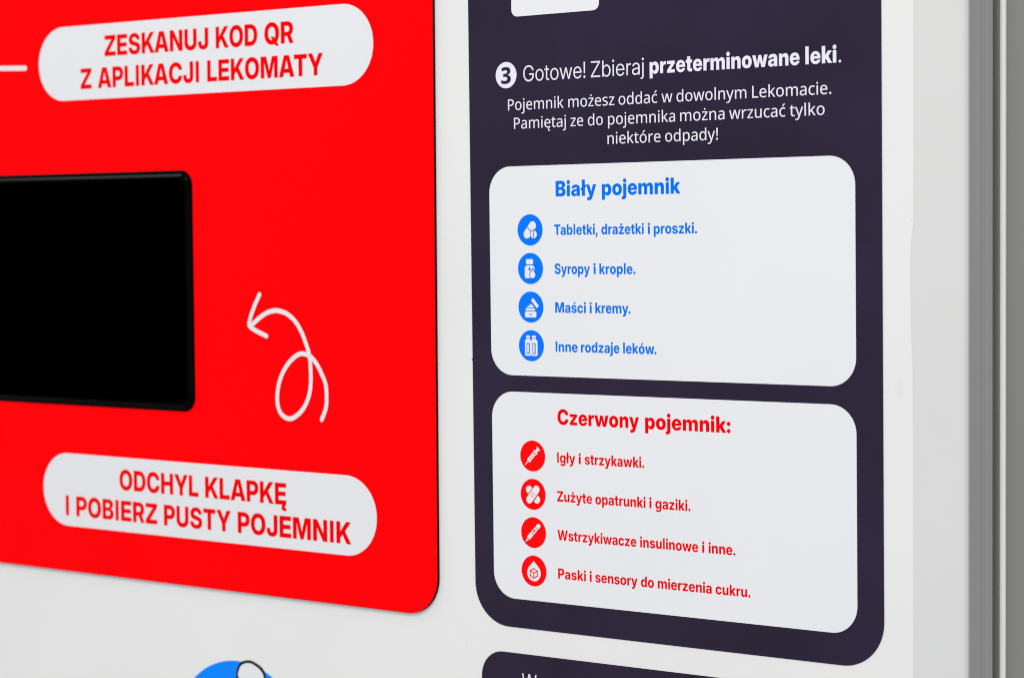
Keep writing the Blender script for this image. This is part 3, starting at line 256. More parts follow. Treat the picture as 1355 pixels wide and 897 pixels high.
  'ż': (555, [[[52,0],[52,101],[305,400],[305,402],[56,402],[56,529],[496,529],[496,420],[254,129],[254,127],[503,127],[503,0]],[[276,589],[262,590],[248,592],[236,597],[224,604],[213,612],[204,622],[197,633],[192,644],[189,657],[188,670],[189,684],[192,696],[197,708],[204,718],[213,728],[224,737],[236,743],[248,748],[262,751],[276,751],[291,751],[304,748],[317,743],[328,737],[339,728],[348,718],[355,708],[360,696],[363,684],[364,670],[363,657],[360,644],[355,633],[348,622],[339,612],[328,604],[317,597],[304,592],[291,590]]]),
 },
 'light': {
  '!': (247, [[[86,209],[81,728],[166,728],[160,209]],[[124,-7],[112,-6],[101,-3],[91,2],[82,10],[75,19],[70,29],[66,39],[65,51],[66,63],[70,74],[75,83],[82,92],[91,100],[101,105],[112,108],[124,109],[135,108],[146,105],[156,100],[165,92],[172,83],[178,74],[181,63],[182,51],[181,39],[178,29],[172,19],[165,10],[156,2],[146,-3],[135,-6]]]),
  '.': (269, [[[136,-7],[125,-6],[114,-3],[104,2],[95,10],[88,19],[82,29],[79,39],[78,51],[79,63],[82,74],[88,84],[95,92],[104,100],[114,105],[125,108],[136,109],[148,108],[159,105],[169,100],[178,92],[185,84],[190,74],[193,63],[194,51],[193,39],[190,29],[185,19],[178,10],[169,2],[159,-3],[148,-6]]]),
  'G': (733, [[[377,-11],[340,-9],[304,-3],[270,6],[238,19],[208,36],[180,57],[154,80],[131,106],[111,135],[93,167],[78,202],[66,239],[58,278],[53,320],[51,363],[53,407],[58,449],[66,488],[78,525],[93,560],[111,592],[131,622],[154,648],[179,671],[207,691],[237,708],[269,721],[303,731],[338,736],[375,738],[404,737],[431,734],[458,728],[484,720],[508,710],[531,698],[553,684],[573,669],[592,652],[609,633],[624,613],[638,592],[650,569],[660,546],[667,521],[673,496],[590,496],[583,519],[574,542],[562,562],[548,582],[533,599],[515,615],[496,629],[475,641],[452,650],[428,657],[402,661],[375,663],[347,661],[321,657],[296,649],[272,639],[249,626],[228,610],[209,592],[192,571],[176,548],[163,522],[152,495],[143,465],[137,433],[133,399],[132,363],[133,328],[137,294],[143,263],[152,233],[163,205],[176,180],[192,157],[209,136],[229,118],[250,102],[273,88],[297,78],[322,71],[349,66],[377,65],[402,66],[426,70],[449,75],[470,83],[491,93],[510,105],[527,119],[543,135],[557,153],[569,172],[580,193],[588,216],[593,239],[597,265],[598,291],[624,288],[400,288],[400,360],[678,360],[678,288],[676,254],[672,221],[664,190],[653,160],[639,133],[622,107],[603,83],[581,62],[558,44],[532,27],[504,14],[475,3],[444,-4],[411,-9]]]),
  'W': (957, [[[216,0],[17,728],[100,728],[222,263],[230,228],[239,194],[247,159],[255,124],[262,89],[269,53],[259,53],[267,89],[274,124],[282,159],[291,194],[299,228],[308,263],[431,728],[526,728],[648,263],[657,228],[666,194],[674,159],[682,124],[690,89],[698,53],[686,53],[694,89],[701,124],[709,159],[718,194],[726,228],[735,263],[857,728],[940,728],[740,0],[644,0],[515,475],[503,523],[491,572],[480,623],[469,678],[487,678],[476,625],[465,574],[454,525],[441,475],[313,0]]]),
  'Z': (618, [[[45,0],[45,64],[405,562],[428,592],[451,623],[475,654],[499,685],[509,657],[467,656],[425,656],[382,655],[340,655],[53,655],[53,728],[570,728],[570,663],[216,173],[192,140],[167,108],[141,75],[116,42],[106,71],[148,71],[189,72],[231,72],[273,72],[574,72],[574,0]]]),
  'a': (533, [[[222,-10],[198,-9],[174,-5],[152,0],[131,8],[111,19],[94,31],[79,46],[66,62],[57,77],[50,94],[45,111],[42,130],[41,150],[43,171],[46,190],[51,206],[58,221],[68,235],[78,246],[91,257],[104,266],[125,276],[147,285],[171,291],[210,299],[250,306],[280,310],[306,313],[328,316],[347,319],[361,323],[373,328],[379,333],[383,340],[386,347],[387,357],[387,363],[385,384],[380,402],[373,419],[362,434],[348,446],[332,456],[317,462],[302,466],[285,469],[266,469],[242,468],[220,464],[200,457],[182,448],[166,437],[153,424],[143,410],[135,395],[131,379],[55,390],[61,413],[70,434],[81,453],[95,470],[111,486],[128,499],[148,511],[169,520],[192,528],[215,533],[240,536],[265,537],[290,536],[314,533],[338,527],[361,519],[382,509],[402,496],[415,485],[427,472],[437,457],[446,441],[454,423],[459,404],[462,383],[463,360],[463,0],[387,0],[387,78],[384,78],[371,57],[353,37],[339,24],[321,13],[301,3],[284,-2],[265,-7],[245,-9]],[[234,59],[253,59],[272,62],[288,66],[304,71],[318,78],[334,89],[348,101],[360,114],[369,130],[379,152],[385,175],[387,200],[387,271],[379,266],[366,261],[349,256],[330,252],[310,249],[288,245],[267,242],[247,240],[224,236],[202,231],[182,225],[164,217],[149,207],[136,196],[129,185],[124,174],[120,161],[119,146],[121,128],[126,113],[134,99],[145,87],[158,77],[174,69],[192,63],[212,60]]]),
  'b': (583, [[[314,-10],[294,-10],[275,-7],[257,-3],[240,3],[220,14],[202,26],[186,40],[165,63],[149,88],[145,88],[145,0],[70,0],[70,728],[147,728],[147,440],[150,440],[160,457],[172,472],[185,488],[201,501],[219,513],[239,524],[256,530],[274,534],[294,537],[314,537],[341,536],[365,532],[389,525],[411,516],[432,503],[452,489],[470,472],[485,453],[499,431],[512,408],[522,382],[530,355],[536,326],[539,296],[540,264],[539,232],[536,201],[530,173],[522,145],[512,120],[500,96],[486,75],[470,56],[452,39],[433,24],[412,11],[389,2],[366,-5],[341,-9]],[[303,59],[322,60],[340,63],[357,68],[373,75],[388,84],[402,95],[414,108],[425,122],[435,138],[443,156],[450,175],[455,195],[459,217],[462,240],[462,264],[462,289],[459,311],[456,333],[450,353],[443,372],[435,390],[425,406],[414,420],[402,432],[388,443],[373,452],[357,459],[341,464],[322,467],[303,468],[284,467],[265,464],[248,459],[232,452],[217,443],[203,432],[191,419],[180,405],[170,389],[162,372],[154,348],[148,322],[144,294],[143,264],[144,235],[148,207],[154,181],[162,157],[171,139],[180,123],[191,109],[204,96],[217,85],[232,75],[248,68],[266,63],[284,60]]]),
  'e': (555, [[[287,-11],[258,-10],[230,-6],[204,1],[179,11],[156,24],[135,39],[117,56],[100,75],[85,97],[72,120],[61,146],[53,173],[47,201],[44,231],[43,262],[44,294],[47,324],[53,352],[62,380],[73,405],[85,429],[100,451],[117,470],[136,488],[156,503],[178,516],[202,526],[226,533],[252,537],[280,538],[304,537],[327,534],[350,529],[371,521],[392,511],[411,499],[429,485],[446,469],[461,451],[475,430],[486,408],[496,384],[504,358],[509,330],[513,300],[514,268],[514,242],[88,242],[88,307],[472,307],[437,284],[436,311],[433,336],[427,359],[418,381],[408,401],[395,418],[381,433],[364,446],[349,455],[334,461],[317,466],[299,469],[280,470],[261,469],[243,466],[226,461],[210,454],[195,446],[178,433],[163,418],[150,400],[139,381],[130,360],[124,337],[121,313],[119,288],[119,252],[120,229],[123,207],[127,187],[132,167],[140,149],[149,133],[159,118],[170,104],[183,92],[198,82],[213,73],[230,66],[248,62],[267,59],[287,58],[311,59],[332,63],[352,69],[370,78],[386,89],[400,102],[412,116],[422,132],[429,150],[504,140],[498,119],[488,99],[477,79],[463,62],[447,46],[429,31],[409,19],[388,8],[365,0],[340,-7],[314,-10]]]),
  'i': (217, [[[70,0],[70,529],[147,529],[147,0]],[[167,682],[162,704],[150,723],[131,735],[109,740],[87,735],[68,723],[56,704],[51,682],[56,660],[68,641],[87,629],[109,624],[131,629],[150,641],[162,660]]]),
  'j': (217, [[[70,529],[147,529],[147,-60],[146,-81],[143,-101],[138,-119],[130,-136],[121,-151],[110,-165],[96,-176],[81,-186],[64,-194],[46,-200],[26,-203],[3,-204],[-22,-204],[-22,-135],[-1,-135],[13,-134],[25,-131],[35,-127],[44,-122],[52,-114],[59,-105],[64,-95],[67,-83],[69,-69],[70,-54]],[[167,682],[162,704],[150,723],[131,735],[109,740],[87,735],[68,723],[56,704],[51,682],[56,660],[68,641],[87,629],[109,624],[131,629],[150,641],[162,660]]]),
  'o': (568, [[[284,-11],[256,-10],[229,-6],[204,1],[180,11],[158,23],[137,38],[118,56],[101,75],[86,97],[73,120],[62,146],[54,173],[47,201],[44,231],[43,263],[44,294],[47,325],[54,353],[62,381],[73,406],[86,430],[101,452],[118,471],[137,488],[158,503],[180,516],[204,526],[229,533],[256,537],[284,538],[312,537],[339,533],[364,526],[388,516],[410,503],[431,488],[450,471],[467,452],[482,430],[495,406],[506,381],[514,353],[520,325],[524,294],[525,263],[524,231],[520,201],[514,173],[506,146],[495,120],[482,97],[467,75],[450,56],[431,38],[410,23],[388,11],[364,1],[339,-6],[312,-10]],[[284,58],[304,59],[323,62],[341,68],[358,75],[373,85],[387,96],[399,109],[410,124],[420,140],[428,158],[437,182],[443,207],[446,234],[447,263],[446,291],[443,319],[437,344],[428,368],[420,386],[410,402],[399,417],[387,430],[373,442],[358,452],[341,459],[323,465],[304,468],[284,469],[264,468],[245,465],[227,459],[210,452],[195,442],[181,430],[169,417],[158,403],[148,386],[140,368],[131,344],[125,319],[122,291],[120,263],[122,234],[125,207],[131,182],[140,158],[148,140],[158,124],[169,109],[181,96],[195,85],[210,75],[227,68],[244,62],[263,59]]]),
  'r': (339, [[[70,0],[70,529],[144,529],[144,445],[147,445],[154,461],[163,476],[173,489],[185,501],[198,512],[213,521],[229,527],[246,532],[264,535],[283,536],[293,536],[303,536],[312,535],[319,534],[319,457],[312,459],[302,460],[288,462],[273,462],[250,460],[229,455],[209,447],[195,438],[183,428],[173,416],[163,402],[156,386],[151,369],[148,351],[147,331],[147,0]]]),
  't': (307, [[[280,529],[280,463],[8,463],[8,529]],[[94,665],[171,665],[171,128],[172,112],[175,99],[179,88],[185,79],[194,72],[205,68],[218,65],[234,65],[244,65],[256,65],[267,66],[278,67],[285,1],[272,0],[258,-2],[243,-2],[229,-3],[204,-2],[182,2],[162,8],[144,17],[129,29],[116,43],[107,59],[100,77],[95,98],[94,121]]]),
  'w': (778, [[[186,0],[24,529],[105,529],[177,276],[191,227],[205,174],[219,118],[232,59],[220,59],[234,117],[248,172],[262,226],[276,276],[350,529],[429,529],[502,276],[516,226],[530,173],[544,117],[558,59],[544,59],[559,117],[573,173],[587,226],[601,276],[674,529],[754,529],[593,0],[513,0],[435,264],[425,298],[416,333],[407,367],[398,403],[389,438],[380,474],[399,474],[390,438],[381,403],[372,367],[362,332],[353,298],[343,264],[264,0]]]),
 },
 'round_bold': {
  '3': (568, [[[504,554],[501,523],[495,495],[483,470],[468,448],[450,428],[429,411],[393,391],[353,376],[353,373],[392,365],[426,354],[456,339],[480,320],[496,302],[508,281],[517,258],[522,232],[524,204],[521,165],[510,129],[493,95],[476,72],[455,52],[429,34],[400,18],[366,6],[328,-3],[286,-8],[239,-10],[199,-9],[162,-6],[128,0],[82,12],[36,28],[36,171],[81,151],[129,136],[175,128],[217,125],[251,126],[279,131],[301,138],[318,148],[334,166],[344,187],[347,213],[343,240],[332,262],[320,274],[304,284],[283,291],[258,297],[226,300],[189,301],[142,301],[142,431],[191,431],[224,432],[253,436],[277,442],[297,450],[313,461],[325,473],[336,495],[340,520],[337,540],[329,557],[316,571],[298,580],[277,585],[252,587],[221,585],[193,579],[167,570],[144,560],[124,549],[107,539],[37,652],[83,681],[136,704],[166,713],[199,719],[236,723],[276,724],[317,722],[354,717],[388,708],[418,695],[444,679],[465,659],[482,637],[494,612],[501,584]]]),
 },
 'noto': {
  '!': (271, [[[167,205],[104,205],[79,714],[192,714]],[[71,56],[73,78],[79,96],[89,109],[110,120],[135,124],[159,120],[180,109],[191,96],[197,78],[199,56],[197,33],[191,16],[180,3],[159,-10],[135,-14],[118,-12],[102,-7],[89,3],[79,16],[73,33]]]),
  '.': (270, [[[71,56],[73,78],[79,96],[89,109],[110,120],[134,124],[159,120],[180,109],[191,96],[197,78],[199,56],[197,33],[191,16],[180,3],[166,-7],[151,-12],[134,-14],[117,-12],[102,-7],[89,3],[79,16],[73,33]]]),
  'L': (527, [[[96,0],[96,714],[191,714],[191,84],[501,84],[501,0]]]),
  'P': (606, [[[288,714],[341,712],[388,705],[429,694],[463,679],[492,659],[515,635],[533,607],[546,576],[554,541],[556,503],[553,460],[542,418],[530,392],[514,368],[494,345],[470,325],[441,308],[407,294],[367,284],[322,278],[272,276],[191,276],[191,0],[96,0],[96,714]],[[280,633],[191,633],[191,357],[262,357],[303,359],[339,363],[371,371],[398,383],[419,398],[436,417],[448,440],[455,467],[458,499],[456,525],[451,547],[442,567],[430,585],[415,599],[396,611],[373,621],[346,627],[315,631]]]),
  'a': (564, [[[291,546],[328,544],[361,539],[390,530],[416,518],[437,502],[454,483],[467,460],[477,432],[482,401],[484,365],[484,0],[417,0],[399,76],[395,76],[371,49],[347,27],[321,11],[291,-1],[256,-8],[214,-10],[183,-8],[155,-2],[128,7],[104,21],[84,38],[67,60],[55,86],[48,116],[45,150],[48,181],[56,209],[68,233],[86,255],[108,274],[136,290],[169,303],[208,312],[252,318],[302,322],[393,325],[393,355],[391,385],[385,411],[377,431],[364,446],[349,457],[330,465],[308,470],[284,472],[243,468],[204,459],[167,446],[133,431],[104,500],[143,518],[189,533],[238,543]],[[315,258],[278,256],[246,251],[219,245],[197,237],[180,227],[163,212],[151,194],[144,173],[142,150],[144,129],[149,112],[157,97],[169,85],[188,74],[211,67],[238,64],[269,67],[298,74],[324,85],[348,101],[364,117],[376,137],[385,159],[390,185],[392,213],[392,261]]]),
  'c': (483, [[[301,-10],[255,-7],[212,3],[173,19],[147,36],[124,56],[103,81],[86,109],[72,142],[62,179],[56,220],[54,265],[56,313],[63,355],[73,393],[88,427],[106,456],[127,481],[151,501],[178,518],[218,534],[261,544],[307,547],[348,545],[387,538],[422,529],[451,517],[422,441],[396,450],[366,458],[335,464],[306,466],[273,463],[244,456],[219,443],[198,426],[181,404],[168,377],[158,345],[153,308],[151,266],[153,227],[158,191],[168,159],[181,132],[197,110],[218,93],[242,80],[270,73],[301,70],[342,72],[379,79],[411,90],[441,102],[441,20],[412,7],[381,-2],[344,-8]]]),
  'd': (617, [[[273,-10],[235,-7],[200,1],[168,15],[140,35],[114,60],[93,90],[76,126],[64,168],[57,215],[54,267],[57,320],[64,367],[76,409],[93,445],[115,476],[140,502],[169,521],[201,536],[236,544],[274,547],[313,544],[347,536],[376,524],[400,508],[422,489],[439,468],[445,468],[444,484],[441,507],[440,531],[439,550],[439,760],[533,760],[533,0],[458,0],[443,72],[439,72],[421,50],[400,30],[375,14],[346,1],[312,-7]],[[290,67],[322,69],[349,75],[372,84],[392,96],[407,113],[419,133],[429,157],[435,184],[439,215],[441,250],[441,266],[439,304],[436,338],[429,368],[420,394],[409,417],[393,436],[374,451],[350,461],[322,467],[289,470],[263,467],[240,461],[219,450],[201,434],[186,414],[173,391],[163,364],[156,334],[152,301],[151,265],[152,229],[156,197],[163,167],[173,141],[186,119],[201,100],[219,86],[240,76],[264,69]]]),
  'e': (567, [[[293,547],[327,545],[358,539],[387,530],[413,517],[444,494],[469,466],[490,433],[505,394],[513,351],[516,304],[516,250],[151,250],[153,216],[159,186],[168,159],[181,135],[197,115],[215,98],[237,85],[262,76],[289,70],[319,68],[367,71],[410,78],[450,90],[492,106],[492,25],[451,10],[410,-1],[382,-6],[350,-9],[314,-10],[277,-8],[242,-2],[209,7],[179,21],[151,38],[126,60],[105,85],[87,113],[73,146],[62,182],[56,221],[54,264],[56,307],[62,347],[71,383],[84,416],[100,446],[120,472],[142,494],[168,513],[196,528],[226,538],[259,545]],[[293,472],[264,469],[238,462],[215,450],[195,432],[179,411],[167,385],[158,356],[153,322],[420,322],[418,351],[414,377],[406,400],[396,421],[382,438],[365,453],[344,463],[320,470]]]),
  'i': (262, [[[178,537],[178,0],[84,0],[84,537]],[[132,739],[152,736],[169,725],[178,714],[184,700],[186,682],[184,664],[178,649],[169,638],[152,628],[132,624],[111,628],[93,638],[84,649],[79,664],[77,682],[79,700],[84,714],[93,725],[111,736]]]),
  'j': (262, [[[24,-240],[0,-239],[-21,-236],[-39,-233],[-55,-228],[-55,-153],[-40,-157],[-24,-160],[-7,-162],[11,-163],[31,-161],[48,-155],[63,-145],[72,-135],[79,-120],[83,-101],[84,-79],[84,537],[178,537],[178,-78],[176,-110],[170,-139],[161,-165],[149,-187],[132,-206],[112,-221],[87,-231],[57,-238]],[[77,682],[79,700],[84,714],[93,725],[110,736],[132,739],[152,736],[169,725],[178,714],[184,700],[185,682],[184,664],[178,649],[169,638],[152,628],[132,624],[110,628],[93,638],[84,649],[79,664]]]),
  'k': (541, [[[177,368],[176,349],[175,325],[174,299],[172,278],[176,278],[184,288],[194,301],[206,316],[219,332],[230,346],[240,357],[408,537],[517,537],[302,308],[532,0],[420,0],[238,247],[177,195],[177,0],[84,0],[84,760],[177,760]]]),
  'l': (262, [[[178,0],[84,0],[84,760],[178,760]]]),
  'm': (939, [[[677,547],[711,545],[742,539],[770,530],[793,517],[813,500],[829,479],[842,454],[851,424],[857,389],[858,350],[858,0],[766,0],[766,343],[764,372],[759,398],[751,419],[740,437],[725,451],[707,461],[685,467],[659,469],[630,467],[605,462],[583,453],[565,440],[550,424],[538,405],[529,382],[523,356],[519,326],[517,294],[517,0],[425,0],[425,343],[424,369],[420,392],[413,413],[404,430],[392,444],[378,455],[361,463],[341,467],[317,469],[285,466],[257,459],[234,446],[216,429],[201,408],[191,381],[183,351],[179,316],[178,276],[178,0],[84,0],[84,537],[159,537],[173,464],[178,464],[196,490],[219,510],[245,526],[274,538],[304,545],[336,547],[375,544],[410,537],[439,525],[465,508],[485,485],[500,458],[505,458],[525,485],[550,508],[578,525],[610,537],[643,544]]]),
  'n': (621, [[[347,547],[383,545],[416,539],[445,530],[470,517],[491,500],[509,479],[523,454],[533,424],[539,389],[541,350],[541,0],[448,0],[448,341],[446,371],[441,397],[432,419],[420,437],[404,451],[383,461],[359,467],[331,469],[298,467],[270,461],[246,451],[226,437],[211,419],[199,398],[189,372],[183,344],[179,312],[178,276],[178,0],[84,0],[84,537],[159,537],[173,464],[178,464],[198,489],[222,510],[250,526],[280,538],[313,545]]]),
  'o': (607, [[[553,269],[551,226],[546,187],[536,151],[522,118],[506,89],[485,63],[462,41],[436,23],[406,9],[374,-2],[339,-8],[302,-10],[267,-8],[234,-2],[203,9],[174,23],[148,41],[125,63],[104,89],[87,118],[73,151],[63,187],[56,226],[54,269],[56,312],[62,352],[71,388],[84,420],[101,449],[121,475],[144,496],[171,514],[200,529],[233,539],[267,545],[305,547],[340,545],[374,539],[405,529],[434,514],[460,496],[484,475],[504,449],[522,420],[535,388],[545,352],[551,312]],[[151,269],[153,230],[158,194],[167,162],[180,133],[196,110],[217,91],[242,78],[271,69],[304,67],[337,69],[366,78],[391,91],[411,110],[428,133],[441,162],[450,194],[455,230],[457,269],[455,309],[449,345],[440,377],[427,404],[411,427],[390,445],[365,459],[336,467],[303,469],[273,467],[246,461],[223,450],[203,435],[187,416],[174,393],[164,367],[157,338],[152,305]]]),
  'p': (617, [[[343,547],[381,544],[416,536],[448,522],[477,503],[502,478],[524,447],[541,411],[553,369],[560,322],[562,269],[560,226],[555,185],[547,149],[535,116],[520,86],[502,61],[481,39],[458,22],[432,8],[404,-2],[374,-8],[342,-10],[304,-7],[270,1],[240,13],[216,29],[195,47],[178,67],[172,67],[174,48],[176,24],[177,0],[178,-21],[178,-240],[84,-240],[84,537],[160,537],[173,464],[178,464],[195,486],[216,506],[240,523],[269,536],[304,544]],[[324,469],[292,467],[263,460],[240,449],[220,433],[205,413],[193,388],[185,359],[180,325],[178,286],[178,270],[179,229],[184,192],[191,160],[202,132],[218,109],[237,91],[262,78],[291,70],[326,67],[356,70],[382,79],[405,94],[423,113],[439,137],[451,166],[459,197],[464,232],[466,271],[463,314],[457,352],[446,386],[431,415],[416,434],[397,450],[376,460],[352,467]]]),
  'r': (416, [[[339,547],[354,547],[371,545],[387,544],[401,541],[390,455],[376,457],[362,460],[346,461],[332,462],[302,458],[274,449],[247,434],[224,414],[205,388],[190,358],[181,324],[178,285],[178,0],[84,0],[84,537],[160,537],[171,439],[175,439],[194,468],[216,494],[242,516],[271,532],[303,543]]]),
  's': (481, [[[436,149],[433,116],[425,87],[410,62],[391,40],[366,22],[336,8],[302,-2],[264,-8],[221,-10],[186,-9],[153,-6],[124,-1],[86,10],[52,24],[52,108],[88,92],[131,78],[177,68],[223,65],[253,66],[279,70],[300,76],[317,85],[333,101],[343,119],[346,141],[343,159],[335,176],[320,192],[296,207],[274,218],[247,230],[215,243],[167,263],[127,283],[104,298],[85,314],[70,332],[59,352],[53,376],[51,404],[53,430],[59,454],[71,475],[86,494],[106,510],[130,523],[157,534],[186,541],[218,545],[253,547],[301,545],[345,537],[387,526],[426,510],[395,437],[359,451],[323,462],[285,469],[247,472],[215,470],[189,464],[167,455],[152,442],[143,427],[140,409],[143,389],[153,373],[170,358],[195,343],[218,333],[245,322],[276,309],[323,290],[363,270],[385,256],[403,239],[418,221],[428,200],[434,176]]]),
  't': (366, [[[268,66],[288,67],[309,70],[328,74],[344,78],[344,7],[326,0],[302,-5],[276,-9],[250,-10],[209,-6],[172,5],[150,17],[130,34],[114,56],[104,76],[98,99],[93,126],[92,157],[92,465],[17,465],[17,509],[94,545],[130,659],[186,659],[186,537],[340,537],[340,465],[186,465],[186,160],[188,131],[196,107],[209,89],[225,76],[245,69]]]),
  'u': (621, [[[537,537],[537,0],[461,0],[447,71],[443,71],[423,45],[399,25],[371,9],[340,-2],[307,-8],[273,-10],[233,-8],[197,-1],[166,11],[140,27],[118,48],[100,74],[88,106],[81,143],[78,185],[78,537],[173,537],[173,194],[175,164],[180,139],[189,117],[201,99],[217,85],[237,75],[261,69],[289,67],[325,70],[356,77],[381,90],[402,107],[418,129],[429,155],[437,186],[442,221],[443,260],[443,537]]]),
  'w': (793, [[[434,300],[426,327],[419,354],[412,380],[406,405],[401,426],[397,443],[393,443],[390,426],[386,405],[380,380],[373,354],[366,326],[358,298],[264,1],[158,1],[11,538],[107,538],[180,256],[187,227],[194,198],[201,169],[207,141],[211,116],[214,95],[218,95],[221,109],[225,126],[229,144],[234,164],[238,185],[243,205],[249,223],[254,240],[346,538],[448,538],[538,240],[545,216],[552,191],[559,165],[566,140],[571,116],[574,96],[578,96],[580,115],[585,139],[591,166],[598,196],[605,226],[613,256],[687,538],[782,538],[632,1],[524,1]]]),
  'y': (515, [[[1,537],[101,537],[215,231],[225,206],[233,181],[241,157],[248,134],[254,112],[259,90],[263,90],[270,118],[281,154],[294,193],[307,232],[415,537],[515,537],[285,-72],[264,-120],[240,-161],[221,-184],[200,-204],[177,-219],[150,-231],[120,-238],[86,-240],[64,-239],[44,-238],[27,-235],[13,-232],[13,-158],[25,-160],[40,-162],[55,-163],[72,-164],[101,-161],[125,-152],[146,-138],[164,-119],[178,-96],[190,-69],[217,-1]]]),
  'z': (472, [[[434,0],[38,0],[38,61],[323,465],[55,465],[55,537],[427,537],[427,468],[146,72],[434,72]]]),
  'ó': (607, [[[553,269],[551,226],[546,187],[536,151],[522,118],[506,89],[485,63],[462,41],[436,23],[406,9],[374,-2],[339,-8],[302,-10],[267,-8],[234,-2],[203,9],[174,23],[148,41],[125,63],[104,89],[87,118],[73,151],[63,187],[56,226],[54,269],[56,312],[62,352],[71,388],[84,420],[101,449],[121,475],[144,496],[171,514],[200,529],[233,539],[267,545],[305,547],[340,545],[374,539],[405,529],[434,514],[460,496],[484,475],[504,449],[522,420],[535,388],[545,352],[551,312]],[[151,269],[153,230],[158,194],[167,162],[180,133],[196,110],[217,91],[242,78],[271,69],[304,67],[337,69],[366,78],[391,91],[411,110],[428,133],[441,162],[450,194],[455,230],[457,269],[455,309],[449,345],[440,377],[427,404],[411,427],[390,445],[365,459],[336,467],[303,469],[273,467],[246,461],[223,450],[203,435],[187,416],[174,393],[164,367],[157,338],[152,305]],[[457,756],[445,740],[430,722],[411,702],[391,680],[370,659],[349,639],[329,621],[310,606],[248,606],[248,618],[264,639],[281,663],[299,689],[317,717],[332,743],[345,766],[457,766]]]),
  'ć': (483, [[[301,-10],[255,-7],[212,3],[173,19],[147,36],[124,56],[103,81],[86,109],[72,142],[62,179],[56,220],[54,265],[56,313],[63,355],[73,393],[88,427],[106,456],[127,481],[151,501],[178,518],[218,534],[261,544],[307,547],[348,545],[387,538],[422,529],[451,517],[422,441],[396,450],[366,458],[335,464],[306,466],[273,463],[244,456],[219,443],[198,426],[181,404],[168,377],[158,345],[153,308],[151,266],[153,227],[158,191],[168,159],[181,132],[197,110],[218,93],[242,80],[270,73],[301,70],[342,72],[379,79],[411,90],[441,102],[441,20],[412,7],[381,-2],[344,-8]],[[437,756],[426,740],[410,722],[392,702],[372,680],[351,659],[330,639],[310,621],[291,606],[229,606],[229,618],[245,639],[262,663],[280,689],[297,717],[313,743],[326,766],[437,766]]]),
  'ę': (567, [[[392,-115],[395,-134],[404,-148],[418,-156],[437,-159],[453,-159],[465,-157],[476,-155],[485,-153],[485,-212],[471,-216],[457,-218],[441,-220],[422,-221],[397,-219],[376,-215],[358,-207],[343,-196],[329,-177],[320,-154],[317,-126],[321,-98],[332,-71],[348,-45],[368,-22],[389,-1],[411,16],[492,25],[467,5],[446,-14],[430,-31],[411,-54],[400,-74],[394,-94]],[[293,547],[327,545],[358,539],[387,530],[413,517],[444,494],[469,466],[490,433],[505,394],[513,351],[516,304],[516,250],[151,250],[153,216],[159,186],[168,159],[181,135],[197,115],[215,98],[237,85],[262,76],[289,70],[319,68],[367,71],[410,78],[450,90],[492,106],[492,25],[451,10],[410,-1],[382,-6],[350,-9],[314,-10],[277,-8],[242,-2],[209,7],[179,21],[151,38],[126,60],[105,85],[87,113],[73,146],[62,182],[56,221],[54,264],[56,307],[62,347],[71,383],[84,416],[100,446],[120,472],[142,494],[168,513],[196,528],[226,538],[259,545]],[[293,472],[264,469],[238,462],[215,450],[195,432],[179,411],[167,385],[158,356],[153,322],[420,322],[418,351],[414,377],[406,400],[396,421],[382,438],[365,453],[344,463],[320,470]]]),
  'ż': (472, [[[434,0],[38,0],[38,61],[323,465],[55,465],[55,537],[427,537],[427,468],[146,72],[434,72]],[[237,739],[257,736],[274,725],[283,714],[289,700],[291,682],[289,664],[283,649],[274,638],[257,628],[237,624],[216,628],[198,638],[189,649],[184,664],[182,682],[184,700],[189,714],[198,725],[216,736]]]),
 },
}
